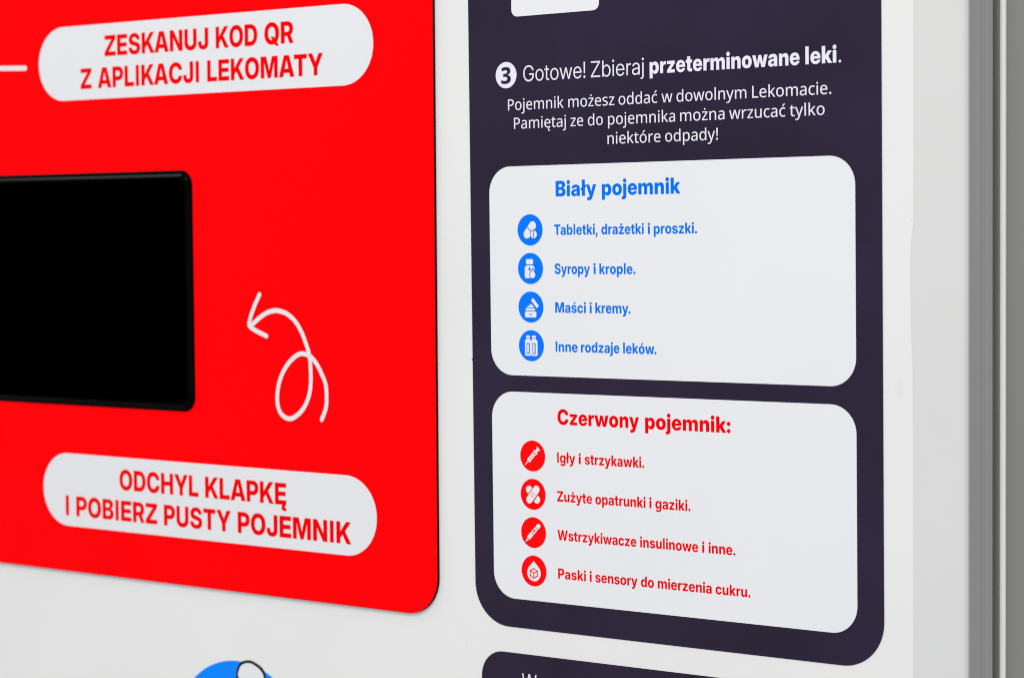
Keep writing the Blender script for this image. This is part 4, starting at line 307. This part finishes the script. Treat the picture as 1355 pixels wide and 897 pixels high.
# printed lines: words with their left and right ink edges, baseline and cap height, in mm on the cabinet face
LINES = [
 {"part":"pill1","g":"red","col":"r","base":199.07,"cap":15.11,"w":[["bold","ZESKANUJ",-372.55,-266.08],["bold","KOD",-258.88,-218.59],["bold","QR",-211.95,-184.47]],"label":"red lettering reading ZESKANUJ KOD QR"},
 {"part":"pill1","g":"red","col":"r","base":176.0,"cap":15.07,"w":[["bold","Z",-398.8,-386.81],["bold","APLIKACJI",-380.35,-275.71],["bold","LEKOMATY",-267.69,-157.75]],"label":"lower line of red capitals in the upper pill label"},
 {"part":"pill2","g":"red","col":"r","base":-120.51,"cap":15.22,"w":[["bold","ODCHYL",-363.68,-281.84],["bold","KLAPKĘ",-275.28,-196.31]],"label":"red lettering reading ODCHYL KLAPKĘ"},
 {"part":"pill2","g":"red","col":"r","base":-143.43,"cap":15.12,"w":[["bold","I",-422.52,-418.95],["bold","POBIERZ",-410.96,-324.41],["bold","PUSTY",-317.57,-250.05],["bold","POJEMNIK",-243.43,-136.68]],"label":"red lettering reading I POBIERZ PUSTY POJEMNIK"},
 {"part":"n1","g":"navy","col":"w","base":164.45,"cap":10.0,"w":[["light","Gotowe!",12.0,60.6],["light","Zbieraj",64.74,104.68],["heavy","przeterminowane",108.8,214.26],["heavy","leki",218.19,238.79],["light",".",240.23,241.82]],"label":"white lettering reading Gotowe! Zbieraj przeterminowane leki "},
 {"part":"n2","g":"navy","col":"w","base":146.57,"cap":7.1,"w":[["noto","Pojemnik",-0.52,43.51],["noto","możesz",47.11,82.32],["noto","oddać",85.52,114.22],["noto","w",117.39,125.31],["noto","dowolnym",128.29,177.79],["noto","Lekomacie.",181.84,235.28]],"label":"upper line of white small print under the heading"},
 {"part":"n3","g":"navy","col":"w","base":134.64,"cap":7.1,"w":[["noto","Pamiętaj",4.11,45.17],["noto","ze",48.7,58.49],["noto","do",62.09,73.5],["noto","pojemnika",77.41,127.1],["noto","można",130.73,162.42],["noto","wrzucać",165.73,204.46],["noto","tylko",207.39,230.76]],"label":"white lettering reading Pamiętaj ze do pojemnika można wrzucać tylko"},
 {"part":"n4","g":"navy","col":"w","base":122.64,"cap":7.1,"w":[["noto","niektóre",76.91,116.34],["noto","odpady!",119.73,157.67]],"label":"white lettering reading niektóre odpady!"},
 {"part":"c1","g":"navy","col":"b","base":90.9,"cap":9.79,"w":[["heavy","Biały",36.57,68.0],["heavy","pojemnik",72.21,130.54]],"label":"blue lettering reading Biały pojemnik"},
 {"part":"c1","g":"navy","col":"b","base":66.6,"cap":6.62,"w":[["medium","Tabletki,",35.04,68.79],["medium","drażetki",71.56,103.42],["medium","i",106.37,108.02],["medium","proszki.",110.8,142.28]],"label":"blue lettering reading Tabletki, drażetki i proszki"},
 {"part":"c1","g":"navy","col":"b","base":41.89,"cap":6.62,"w":[["medium","Syropy",35.11,62.46],["medium","i",65.25,66.91],["medium","krople.",69.75,96.9]],"label":"blue lettering reading Syropy i krople"},
 {"part":"c1","g":"navy","col":"b","base":17.39,"cap":6.62,"w":[["medium","Maści",35.25,59.12],["medium","i",61.93,63.58],["medium","kremy.",66.32,92.88]],"label":"blue lettering reading Maści i kremy"},
 {"part":"c1","g":"navy","col":"b","base":-7.38,"cap":6.62,"w":[["medium","Inne",35.2,52.38],["medium","rodzaje",54.94,84.35],["medium","leków.",87.19,111.93]],"label":"blue lettering reading Inne rodzaje leków"},
 {"part":"c2","g":"navy","col":"r","base":-53.71,"cap":9.79,"w":[["heavy","Czerwony",36.03,98.57],["heavy","pojemnik:",103.05,164.93]],"label":"red lettering reading Czerwony pojemnik:"},
 {"part":"c2","g":"navy","col":"r","base":-78.09,"cap":6.68,"w":[["medium","Igły",35.41,49.62],["medium","i",52.28,53.95],["medium","strzykawki.",56.88,102.07]],"label":"red lettering reading Igły i strzykawki"},
 {"part":"c2","g":"navy","col":"r","base":-102.79,"cap":6.62,"w":[["medium","Zużyte",35.07,62.3],["medium","opatrunki",64.78,102.81],["medium","i",105.62,107.28],["medium","gaziki.",110.08,135.85]],"label":"red lettering reading Zużyte opatrunki i gaziki"},
 {"part":"c2","g":"navy","col":"r","base":-127.55,"cap":6.62,"w":[["medium","Wstrzykiwacze",35.0,95.7],["medium","insulinowe",98.49,141.13],["medium","i",144.0,145.65],["medium","inne.",148.67,167.78]],"label":"red lettering reading Wstrzykiwacze insulinowe i inne"},
 {"part":"c2","g":"navy","col":"r","base":-152.18,"cap":6.62,"w":[["medium","Paski",35.16,56.94],["medium","i",59.78,61.44],["medium","sensory",64.15,96.25],["medium","do",98.84,108.49],["medium","mierzenia",111.38,150.68],["medium","cukru.",153.47,178.08]],"label":"red lettering reading Paski i sensory do mierzenia cukru"},
 {"part":"b1","g":"navy2","col":"w","base":-226.2,"cap":10.0,"w":[["light","W",4.78,16.56],["light","i",39.77,41.37]],"label":"tops of pale letters cut off by the bottom of the view"},
]
SHAPES = {"arrow":[[-162.59,-59.24],[-158.61,-50.95],[-157.87,-42.81],[-158.68,-34.74],[-162.13,-27.91],[-166.68,-21.1],[-172.05,-16.39],[-176.7,-14.78],[-181.4,-14.56],[-186.93,-16.82],[-193.33,-21.93],[-198.18,-27.95],[-201.8,-35.12],[-203.69,-43.43],[-203.63,-49.91],[-201.33,-55.7],[-197.09,-59.04],[-192.35,-60.01],[-187.59,-58.62],[-181.22,-54.24],[-176.43,-48.2],[-173.36,-41.09],[-172.14,-32.9],[-172.19,-25.92],[-172.71,-18.96],[-173.87,-13.18],[-176.58,-6.86],[-180.38,0.61],[-185.77,7.49],[-192.79,12.37],[-199.09,14.37],[-205.46,14.85],[-212.68,13.19],[-219.17,9.89],[-224.89,6.11],[-228.17,3.91]],"arrow_head":[[-219.39,25.94],[-224.7,17.35],[-228.4,9.6],[-229.77,5.18],[-228.99,3.3],[-224.97,1.14],[-219.35,-0.98],[-213.27,-3.08]],"badges":[[16.0,70.0],[16.12,45.38],[15.91,20.72],[16.04,-3.98],[16.1,-74.74],[15.92,-99.4],[16.05,-124.08],[15.93,-148.86]]}
BC = (-248.2, -302.1, 67.8)


# ------------------------------------------------------------------ mesh helpers (u = x, v = z, in mm; out = towards the viewer)
def link(name, bm, material, parent=None):
    me = bpy.data.meshes.new(name)
    bm.to_mesh(me)
    bm.free()
    mats = material if isinstance(material, list) else [material]
    for q in mats:
        me.materials.append(q)
    o = bpy.data.objects.new(name, me)
    COL.objects.link(o)
    if parent is not None:
        o.parent = parent
        # meshes are written in the sheet's own frame; the part keeps its centre as its origin
    return o


def thing(name, label, cat, loc=(0, 0, 0), rot=0.0, group=None):
    o = bpy.data.objects.new(name, None)
    o.empty_display_size = 0.05
    COL.objects.link(o)
    o.location = loc
    o.rotation_euler = (0, -rot, 0)
    o['label'] = label
    o['category'] = cat
    if group:
        o['group'] = group
    return o


def rrect(x0, x1, z0, z1, r, n=14):
    """rounded rectangle outline; r one radius or (bottom left, bottom right, top right, top left)"""
    if not isinstance(r, (tuple, list)):
        r = (r,) * 4
    P = []
    for (cx, cz, a, q) in ((x0 + r[0], z0 + r[0], 180, r[0]), (x1 - r[1], z0 + r[1], 270, r[1]),
                           (x1 - r[2], z1 - r[2], 0, r[2]), (x0 + r[3], z1 - r[3], 90, r[3])):
        if q <= 0:
            P.append((cx, cz))
            continue
        for k in range(n + 1):
            t = math.radians(a + 90 * k / n)
            P.append((cx + q * math.cos(t), cz + q * math.sin(t)))
    return P


def disc(cx, cz, r, n=64):
    return [(cx + r * math.cos(2 * math.pi * k / n), cz + r * math.sin(2 * math.pi * k / n)) for k in range(n)]


def capsule(p, q, r, n=12):
    a = math.atan2(q[1] - p[1], q[0] - p[0])
    P = []
    for k in range(n + 1):
        t = a - math.pi / 2 + math.pi * k / n
        P.append((q[0] + r * math.cos(t), q[1] + r * math.sin(t)))
    for k in range(n + 1):
        t = a + math.pi / 2 + math.pi * k / n
        P.append((p[0] + r * math.cos(t), p[1] + r * math.sin(t)))
    return P


def obox(p, q, w, r=0.0):
    """slanted box from p to q, width w, slightly rounded corners"""
    dx, dz = q[0] - p[0], q[1] - p[1]
    L = math.hypot(dx, dz)
    c, s = dx / L, dz / L
    return [(p[0] + x * c - z * s, p[1] + x * s + z * c) for x, z in rrect(0, L, -w / 2, w / 2, min(r, w / 2.01, L / 2.01), 4)]


def sheet(bm, outline, out, mi=0):
    """flat printed shape lying 'out' mm in front of the cabinet face"""
    vs = [bm.verts.new((x * MM, -out * MM, z * MM)) for x, z in outline]
    f = bm.faces.new(vs)
    if f.normal.length == 0:
        f.normal_update()
    f.normal_update()
    if f.normal.y > 0:
        f.normal_flip()
    f.material_index = mi
    return f


def slab(bm, outline, back, front, bevel=0.0, mi_side=0, mi_front=0):
    """solid plate between two depths with an optional small edge bevel"""
    n = len(outline)
    a = sum(outline[i][0] * outline[(i + 1) % n][1] - outline[(i + 1) % n][0] * outline[i][1] for i in range(n))
    P = outline if a > 0 else outline[::-1]

    def ring(inset, out):
        R = []
        for i in range(n):
            p0, p1, p2 = P[i - 1], P[i], P[(i + 1) % n]
            tx, tz = p2[0] - p0[0], p2[1] - p0[1]
            L = math.hypot(tx, tz) or 1
            R.append(bm.verts.new(((p1[0] - tz / L * inset) * MM, -out * MM, (p1[1] + tx / L * inset) * MM)))
        return R
    rings = [ring(0, back), ring(0, front - bevel)]
    if bevel:
        rings.append(ring(bevel * 0.4, front - bevel * 0.25))
        rings.append(ring(bevel, front))
    for A, B in zip(rings, rings[1:]):
        for i in range(n):
            f = bm.faces.new((A[i], A[(i + 1) % n], B[(i + 1) % n], B[i]))
            f.material_index = mi_side
    f = bm.faces.new(rings[-1])
    f.material_index = mi_front
    bmesh.ops.recalc_face_normals(bm, faces=bm.faces)
    return f


def fill(loops):
    """triangles of one or more closed outlines, overlaps allowed (non-zero rule)"""
    co, ed = [], []
    for L in loops:
        s = len(co)
        co += [Vector(p) for p in L]
        ed += [(s + i, s + (i + 1) % len(L)) for i in range(len(L))]
    v, e, f, _, _, _ = delaunay_2d_cdt(co, ed, [], 0, 1e-6)
    T = []
    for t in f:
        cx = sum(v[i].x for i in t) / 3
        cy = sum(v[i].y for i in t) / 3
        w = 0
        for L in loops:
            for i in range(len(L)):
                (x0, y0), (x1, y1) = L[i], L[(i + 1) % len(L)]
                if (y0 <= cy) != (y1 <= cy):
                    if x0 + (cy - y0) * (x1 - x0) / (y1 - y0) > cx:
                        w += 1 if y1 > y0 else -1
        if w:
            T.append(tuple(t))
    return [(p.x, p.y) for p in v], T


_cache = {}


def glyph(font, ch):
    if (font, ch) not in _cache:
        adv, cs = GLYPHS[font][ch]
        _cache[font, ch] = (adv, cs, fill([[tuple(p) for p in c] for c in cs]) if cs else ([], []))
    return _cache[font, ch]


CAPH = {'heavy': 727, 'round_bold': 714, 'bold': 727, 'medium': 727, 'light': 727, 'noto': 714}
TRACK = {'bold': -2, 'heavy': 2, 'medium': 2}
KERN = {('T', 'a'): -55, ('A', 'T'): -45, ('T', 'Y'): 20, ('K', 'A'): -25, ('L', 'A'): 10, ('A', 'P'): 0, ('k', 'a'): -5,
        ('P', 'o'): -10, ('L', 'K'): 0, ('Y', 'L'): -10, ('S', 'K'): 0, ('Z', 'b'): 0, ('y', '.'): -60, ('w', '.'): -50, ('r', 'z'): 0}


def word(bm, font, text, x0, x1, base, cap, out, mi=0, only=None):
    k = cap / CAPH[font]
    track = TRACK.get(font, 0)
    pos, a, lo, hi = [], 0, 1e9, -1e9
    for i, ch in enumerate(text):
        if i:
            a += KERN.get((text[i - 1], ch), 0) + track
        adv, cs, tri = glyph(font, ch)
        xs = [p[0] for c in cs for p in c]
        if xs:
            lo, hi = min(lo, a + min(xs)), max(hi, a + max(xs))
        pos.append((a, tri))
        a += adv
    sx = (x1 - x0) / (hi - lo)
    for a, (V, T) in pos:
        vs = [bm.verts.new(((x0 + (a + x - lo) * sx) * MM, -out * MM, (base + y * k) * MM)) for x, y in V]
        for t in T:
            q = [vs[i] for i in t]
            try:
                f = bm.faces.new(q)
            except ValueError:
                continue
            f.normal_update()
            if f.normal.y > 0:
                f.normal_flip()
            f.material_index = mi


def lettering(line, out, parent, material):
    bm = bmesh.new()
    for font, text, x0, x1 in line['w']:
        word(bm, font, text, x0, x1, line['base'], line['cap'], out)
    o = link('lettering', bm, material, parent)
    o['label'] = line['label']
    return o


def stroke(bm, pts, w, out):
    """ribbon with round ends along a line"""
    L, R = [], []
    for i, p in enumerate(pts):
        a, b = pts[max(i - 1, 0)], pts[min(i + 1, len(pts) - 1)]
        dx, dz = b[0] - a[0], b[1] - a[1]
        d = math.hypot(dx, dz)
        L.append((p[0] - dz / d * w / 2, p[1] + dx / d * w / 2))
        R.append((p[0] + dz / d * w / 2, p[1] - dx / d * w / 2))
    VL = [bm.verts.new((x * MM, -(out + 0.0006 * i) * MM, z * MM)) for i, (x, z) in enumerate(L)]
    VR = [bm.verts.new((x * MM, -(out + 0.0006 * i) * MM, z * MM)) for i, (x, z) in enumerate(R)]
    for i in range(len(pts) - 1):
        bm.faces.new((VL[i], VL[i + 1], VR[i + 1], VR[i]))
    sheet(bm, disc(*pts[0], w / 2, 20), out - 0.01)
    sheet(bm, disc(*pts[-1], w / 2, 20), out + 0.0006 * len(pts) + 0.01)


def smooth(pts, n=5):
    """Catmull-Rom through the points"""
    Q = []
    for i in range(len(pts) - 1):
        p0, p1, p2, p3 = pts[max(i - 1, 0)], pts[i], pts[i + 1], pts[min(i + 2, len(pts) - 1)]
        for k in range(n):
            t = k / n
            Q.append(tuple(0.5 * (2 * b + (c - a) * t + (2 * a - 5 * b + 4 * c - d) * t * t + (3 * b - a - 3 * c + d) * t ** 3)
                           for a, b, c, d in zip(p0, p1, p2, p3)))
    Q.append(tuple(pts[-1]))
    return Q


# ------------------------------------------------------------------ the machine's white cabinet
TILT = -0.0034        # the cabinet hangs a fraction of a degree out of plumb with its stickers
EDGE = 315.9          # where the front starts to roll round the corner
machine = thing('medicine_collection_machine',
                'white powder coated machine front with a red plate and a black screen', 'vending machine', rot=TILT)
bm = bmesh.new()
X = [-760 + 40 * i for i in range(27)] + [EDGE]
Z = [-520 + 40 * i for i in range(27)]
grid = [[bm.verts.new((x * MM, 0, z * MM)) for z in Z] for x in X]
for i in range(len(X) - 1):
    for j in range(len(Z) - 1):
        bm.faces.new((grid[i][j], grid[i + 1][j], grid[i + 1][j + 1], grid[i][j + 1]))
ends = [grid[-1][0], grid[-1][-1]]
prev = ends
for k in range(1, 8):
    t = math.radians(9.5 * k)
    cur = [bm.verts.new(((EDGE + 4.6 * math.sin(t)) * MM, (4.6 - 4.6 * math.cos(t)) * MM, z * MM)) for z in (Z[0], Z[-1])]
    f = bm.faces.new((prev[0], cur[0], cur[1], prev[1]))
    f.smooth = True
    prev = cur
link('front_panel', bm, M['paint'], machine)
# side of the cabinet, its shade put into a greyer colour: a profile with shallow flutes running up it
bm = bmesh.new()
prof = [(EDGE + 4.6 * math.sin(math.radians(a_)), 4.6 - 4.6 * math.cos(math.radians(a_))) for a_ in (66.5, 74, 82, 90)] + [(320.4, 8.0), (320.4, 12.0), (320.55, 16.0), (320.4, 20.5), (320.45, 24.5), (320.7, 27.0), (320.7, 32.4), (320.3, 33.3), (290, 33.4)]
A = [bm.verts.new((x * MM, y * MM, -0.52)) for x, y in prof]
B = [bm.verts.new((x * MM, y * MM, 0.52)) for x, y in prof]
for i in range(len(prof) - 1):
    bm.faces.new((A[i], A[i + 1], B[i + 1], B[i]))
link('side_panel', bm, M['side'], machine)
# white film over the front: its right edge is hand-cut and wanders a little
fe = [(287.0, -520), (286.9, -217), (287.0, -60), (286.7, -10), (286.3, 2), (285.6, 17), (285.45, 49), (285.7, 60), (286.2, 64.5),
      (286.6, 67.8), (287.1, 70.5), (287.5, 74), (287.6, 120), (287.6, 520)]
bm = bmesh.new()
slab(bm, [(-760, -520)] + fe + [(-760, 520)], -0.02, 0.16, 0.05)
link('white_film', bm, M['coat'], machine)

# red plate: printed face on a black core, set a little askew as in the place
T = 2.6
RED = -6.43658964e-03
plate_bm = bmesh.new()
slab(plate_bm, rrect(-740, -61.5, -185.8, 330, (25.6, 25.6, 25.6, 25.6), 18), 0.14, T - 0.25)
plate = link('red_plate', plate_bm, M['core'], machine)
plate.rotation_euler = (0, -(RED - TILT), 0)
plate['label'] = 'glossy red plate with a thin black edge'
bm = bmesh.new()
slab(bm, rrect(-740, -61.6, -185.65, 329.9, 25.5, 18), T - 0.25, T, 0.08)
link('printed_face', bm, M['red'], plate)
for (x0, x1, z0, z1) in ((-444.4, -112.8, 168.1, 222.9), (-447.0, -113.7, -151.3, -96.3)):
    bm = bmesh.new()
    sheet(bm, rrect(x0, x1, z0, z1, (z1 - z0) / 2 - 0.2, 22), T + 0.08)
    link('pill_label', bm, M['white'], plate)
for ln in LINES:
    if ln['part'] in ('pill1', 'pill2'):
        lettering(ln, T + 0.16, plate, M['ink_red'])
bm = bmesh.new()
stroke(bm, smooth(SHAPES['arrow']), 3.3, T + 0.08)
stroke(bm, smooth(SHAPES['arrow_head']), 3.3, T + 0.24)
a = link('looped_arrow', bm, M['white'], plate)
bm = bmesh.new()
stroke(bm, [(-560, 194.8), (-520, 195.3), (-490, 195.5), (-459.8, 194.3)], 3.7, T + 0.08)
link('printed_stroke', bm, M['white'], plate)

# screen in its moulded frame
display = bpy.data.objects.new('display', None)
COL.objects.link(display)
display.parent = machine
display.rotation_euler = (0, -(-4.35532329e-03 - TILT), 0)
sx0, sx1, sz0, sz1, sr = -610.0, -283.8, -58.9, 114.5, 11.0
bm = bmesh.new()
PR = [(0, T), (0.0, T + 0.4), (0.4, T + 0.6), (2.4, T + 0.62), (2.7, T + 0.8), (4.3, T + 2.0), (4.7, T + 2.1), (5.2, T + 2.1), (5.5, T + 1.9)]
prev = None
for ins, out in PR:
    o_ = rrect(sx0 + ins, sx1 - ins, sz0 + ins, sz1 - ins, max(sr - ins, 3.0), 14)
    r = [bm.verts.new((x * MM, -out * MM, z * MM)) for x, z in o_]
    if prev:
        for i in range(len(r)):
            f = bm.faces.new((prev[i], prev[(i + 1) % len(r)], r[(i + 1) % len(r)], r[i]))
            f.smooth = True
    prev = r
bmesh.ops.recalc_face_normals(bm, faces=bm.faces)
link('bezel', bm, M['bezel'], display)
bm = bmesh.new()
sheet(bm, rrect(sx0 + 5.4, sx1 - 5.4, sz0 + 5.4, sz1 - 5.4, 5.2, 8), T + 1.95)
link('screen', bm, M['glass'], display)

# ------------------------------------------------------------------ dark instruction sticker
ST = 0.5


def slab_obj(name, outline, front, material, parent=None, bevel=0.0, back=0.03):
    b_ = bmesh.new()
    slab(b_, outline, back, front, bevel)
    return link(name, b_, material, parent)


info = thing('instruction_sticker',
             'tall dark violet sticker with two white cards listing what each container takes', 'sticker')
slab_obj('backing', rrect(-32.2, 267.9, -186.8, 300, 27.5, 20), ST, M['navy'], info, 0.06)
bm = bmesh.new()
sheet(bm, rrect(3.1, 71.5, 206.0, 274.5, 4.6, 8), ST + 0.1)
link('blank_label', bm, M['card'], info)
bm = bmesh.new()
sheet(bm, [(-32.9, -13.9), (-32.0, -13.2), (-31.7, -13.8), (-31.9, -14.8), (-32.5, -14.5)], ST + 0.02)
link('edge_nick', bm, M['black_ink'], info)
bm = bmesh.new()
sheet(bm, disc(-1.77, 169.23, 8.4, 56), ST + 0.1)
word(bm, 'round_bold', '3', -5.7, 2.05, 163.75, 10.5, ST + 0.18, 1)
link('number_badge', bm, [M['ink_white'], M['navy']], info)
for ln in LINES:
    if ln['part'] in ('n1', 'n2', 'n3', 'n4'):
        lettering(ln, ST + 0.1, info, M['ink_white'])
cards = []
for (z0, z1) in ((-23.3, 110.8), (-168.1, -33.9)):
    bm = bmesh.new()
    sheet(bm, rrect(-16.5, 250.6, z0, z1, 17.0, 18), ST + 0.1)
    cards.append(link('white_card', bm, M['card'], info))
for ln in LINES:
    if ln['part'] == 'c1':
        lettering(ln, ST + 0.18, cards[0], M['ink_blue'])
    if ln['part'] == 'c2':
        lettering(ln, ST + 0.18, cards[1], M['ink_red'])


def drop(cx, top, bottom, r):
    """water drop outline: point at the top, round below"""
    cz = bottom + r
    h = top - cz
    P = []
    a0 = math.acos(r / h)
    for k in range(25):
        t = math.pi / 2 - a0 - (2 * math.pi - 2 * a0) * k / 24
        P.append((cx + r * math.cos(t), cz + r * math.sin(t)))
    # flank slightly bowed
    P.append((cx, top))
    return P


def icon(i, bm, cx, cz):
    o1, o2, o3 = ST + 0.34, ST + 0.42, ST + 0.50

    def W(pts, out=o1):
        sheet(bm, [(cx + x, cz + z) for x, z in pts], out, 1)

    def K(pts, out=o2):
        sheet(bm, [(cx + x, cz + z) for x, z in pts], out, 0)
    if i == 0:      # capsule and round tablet
        W(capsule((-2.3, -2.75), (2.15, 2.75), 2.75))
        K(obox((-2.95, 2.35), (1.6, -1.6), 0.6))
        K(disc(3.1, -2.95, 3.15, 30))
        W(disc(3.1, -2.95, 2.55, 30), o3)
        K(obox((3.1, -0.2), (3.1, -5.7), 0.55), ST + 0.58)
    elif i == 1:    # bottle and drop
        W(rrect(-3.4, 2.3, 2.7, 6.0, 0.8, 4))
        W(rrect(-4.45, 3.4, -6.2, 2.0, (1.1, 1.0, 2.2, 2.2), 5))
        s = [(-0.55, 1.25), (-0.1, 0.05), (0.95, -0.4), (-0.1, -0.85), (-0.55, -2.0), (-1.0, -0.85), (-2.05, -0.4), (-1.0, 0.05)]
        K(s)
        K(drop(1.95, 0.5, -6.75, 2.75))
        W(drop(1.95, -0.75, -6.15, 2.1), o3)
    elif i == 2:    # jar of ointment with its lid tipped off
        W(obox((1.1, 5.15), (5.7, -0.0), 2.3, 0.7))
        W([(-2.95, -0.35), (-2.75, 0.3), (-2.1, 0.7), (-1.2, 0.75), (-0.75, 1.3), (-0.3, 2.1), (0.2, 1.9), (1.2, 1.35), (2.1, 0.5), (2.6, -0.35)])
        W(rrect(-4.1, 3.4, -2.3, -0.85, 0.4, 3))
        W(rrect(-4.7, 4.4, -6.65, -2.8, (1.0, 1.0, 0.5, 0.5), 4))
        K(rrect(-1.45, 1.05, -5.0, -4.4, 0.25, 3))
    elif i == 3:    # two vials side by side
        for x0, x1, k0, k1 in ((-3.95, -0.85, -4.95, -0.02), (0.6, 3.85, 0.02, 5.05)):
            W(rrect(x0, x1, 5.0, 6.6, (0.1, 0.1, 0.9, 0.9), 4))
            W(rrect(x0 + 0.05, x1 - 0.05, 2.6, 4.55, 0.1, 2), o1 + 0.02)
            W(rrect(k0, k1, -6.5, 3.75, (0.9, 0.9, 1.0, 1.0), 4))
        for x0, x1 in ((-3.7, -1.15), (1.0, 3.55)):
            K(rrect(x0, x1, -5.3, 1.65, 0.15, 2))
            W(rrect(x0 + 0.65, x1 - 0.65, -4.65, 1.0, 0.1, 2), o3)
    elif i == 4:    # syringe
        W(obox((-6.05, -5.9), (-3.1, -3.1), 0.65, 0.3))
        W(obox((-3.6, -3.6), (2.7, 2.9), 2.75, 0.7))
        W(obox((0.95, 3.85), (3.95, 1.15), 0.75, 0.3), o1 + 0.02)
        W(obox((2.0, 2.0), (4.6, 4.8), 1.9), o1 + 0.04)
        W(obox((3.55, 5.95), (5.95, 3.55), 0.85, 0.2), o1 + 0.06)
        K(disc(1.6, 1.75, 0.62, 14), o3)
        K(disc(0.05, -0.15, 0.42, 12), o3)
        K(disc(-1.45, -1.7, 0.48, 12), o3)
    elif i == 5:    # crossed plasters
        W(capsule((-3.0, 2.9), (3.1, -3.2), 2.55))
        K(capsule((-2.75, -3.55), (2.95, 3.3), 3.2), o2)
        W(capsule((-2.75, -3.55), (2.95, 3.3), 2.5), o3)
        for x, z in ((0, 1.2), (-1.25, 0), (1.2, -0.05), (0, -1.3)):
            K(disc(x, z, 0.42, 10), ST + 0.58)
    elif i == 6:    # injection pen
        W(obox((-6.15, -6.1), (-4.0, -4.0), 0.75, 0.25))
        W([(-5.3, -4.6), (-4.5, -3.3), (-3.4, -4.4), (-4.6, -5.3)], o1 + 0.02)
        W(obox((-4.3, -4.1), (2.75, 3.1), 2.75, 0.5), o1 + 0.04)
        W(obox((2.5, 2.85), (5.35, 5.4), 3.0, 1.3), o1 + 0.06)
        K(obox((-4.85, -3.25), (-3.35, -4.75), 0.45), o3)
        K(obox((-1.6, 0.35), (0.5, -1.65), 0.45), o3)
        K(obox((1.7, 3.95), (3.85, 1.95), 0.45), o3)
        K(obox((0.1, 0.4), (1.65, 2.0), 1.0, 0.15), o3)
    else:           # drop with a cube in it
        W(drop(0.1, 6.5, -6.65, 5.4))
        c = [(0.0, 1.6), (2.85, 0.2), (2.85, -3.05), (0.0, -4.6), (-2.85, -3.05), (-2.85, 0.2)]
        for a_, b_ in zip(c, c[1:] + c[:1]):
            K(capsule(a_, b_, 0.34, 5))
        for b_ in (c[1], c[3], c[5]):
            K(capsule((0.0, -1.35), b_, 0.32, 5), o2 + 0.02)


for i, (cx, cz) in enumerate(SHAPES['badges']):
    bm = bmesh.new()
    sheet(bm, disc(16.0, cz, 9.94, 72), ST + 0.2)
    icon(i, bm, 16.0, cz)
    o = link('icon_badge', bm, [M['badge_blue' if i < 4 else 'badge_red'], M['card']], cards[0 if i < 4 else 1])
    o['label'] = ('blue round icon of a capsule and tablet', 'blue round icon of a medicine bottle with a drop',
                  'blue round icon of an open ointment jar', 'blue round icon of two vials',
                  'red round icon of a syringe', 'red round icon of crossed plasters',
                  'red round icon of an injection pen', 'red round icon of a drop with a cube')[i]

# ------------------------------------------------------------------ second dark sticker, only its top in view
info2 = thing('notice_sticker', 'second dark violet sticker at the very bottom, only its top edge showing', 'sticker', rot=0.0023)
slab_obj('backing', rrect(-28.3, 264.0, -420, -203.6, 17.5, 16), ST, M['navy'], info2, 0.06)
for ln in LINES:
    if ln['part'] == 'b1':
        lettering(ln, ST + 0.1, info2, M['ink_white'])

# ------------------------------------------------------------------ round blue sticker with a capsule
blue = thing('round_sticker', 'bright blue round sticker with a black outlined white shape, bottom left', 'sticker')
slab_obj('backing', disc(BC[0], BC[1], BC[2], 96), ST - 0.05, M['sky_blue'], blue)
bm = bmesh.new()
sheet(bm, smooth([(-250.9, -262), (-250.7, -246), (-249.2, -239.0), (-245.6, -234.6), (-238.2, -232.6), (-232.5, -233.4),
                  (-225.6, -236.4), (-222.0, -240.9), (-221.4, -248), (-222.2, -262)], 5), ST + 0.05)
sheet(bm, smooth([(-249.1, -262), (-248.9, -246), (-247.4, -240.3), (-244.5, -236.5), (-238.2, -234.6), (-233.3, -235.3),
                  (-227.5, -238.0), (-224.0, -242.0), (-223.4, -248), (-224.2, -262)], 5), ST + 0.13, 1)
stroke(bm, smooth([(-249.8, -243.0), (-248.6, -245.6), (-246.4, -247.8), (-243.0, -249.3)], 4), 1.0, ST + 0.2)
link('outlined_shape', bm, [M['black_ink'], M['white']], blue)

# ------------------------------------------------------------------ what stands behind the machine's right side


def extrude(name, profile, material, parent, z0=-520, z1=520, smooth_=False):
    b_ = bmesh.new()
    A = [b_.verts.new((x * MM, y * MM, z0 * MM)) for x, y in profile]
    B = [b_.verts.new((x * MM, y * MM, z1 * MM)) for x, y in profile]
    for i in range(len(profile) - 1):
        f = b_.faces.new((A[i], A[i + 1], B[i + 1], B[i]))
        f.smooth = smooth_
    return link(name, b_, material, parent)


panel = thing('grey_panel', 'grey metal panel with a pale vertical edge strip at the far right', 'panel', rot=TILT)
extrude('seal', [(312, 39.0), (320.7, 38.6), (320.7, 60)], M['grey_dark'], panel)
extrude('panel_face', [(320.6, 60), (320.6, 38.0), (321.6, 37.2), (323.15, 36.4), (323.5, 37.2), (326.9, 37.2), (327.4, 36.2), (328.6, 36.0),
                       (350, 35.8), (620, 35.8)], M['grey'], panel)
bead = [(325.15 - 2.0 * math.cos(math.radians(a_)), 36.9 - 1.6 * math.sin(math.radians(a_))) for a_ in range(0, 181, 15)]
extrude('edge_strip', bead, M['strip'], panel, smooth_=True)

for o in COL.objects:
    if o.type == 'MESH':
        o.data.update()
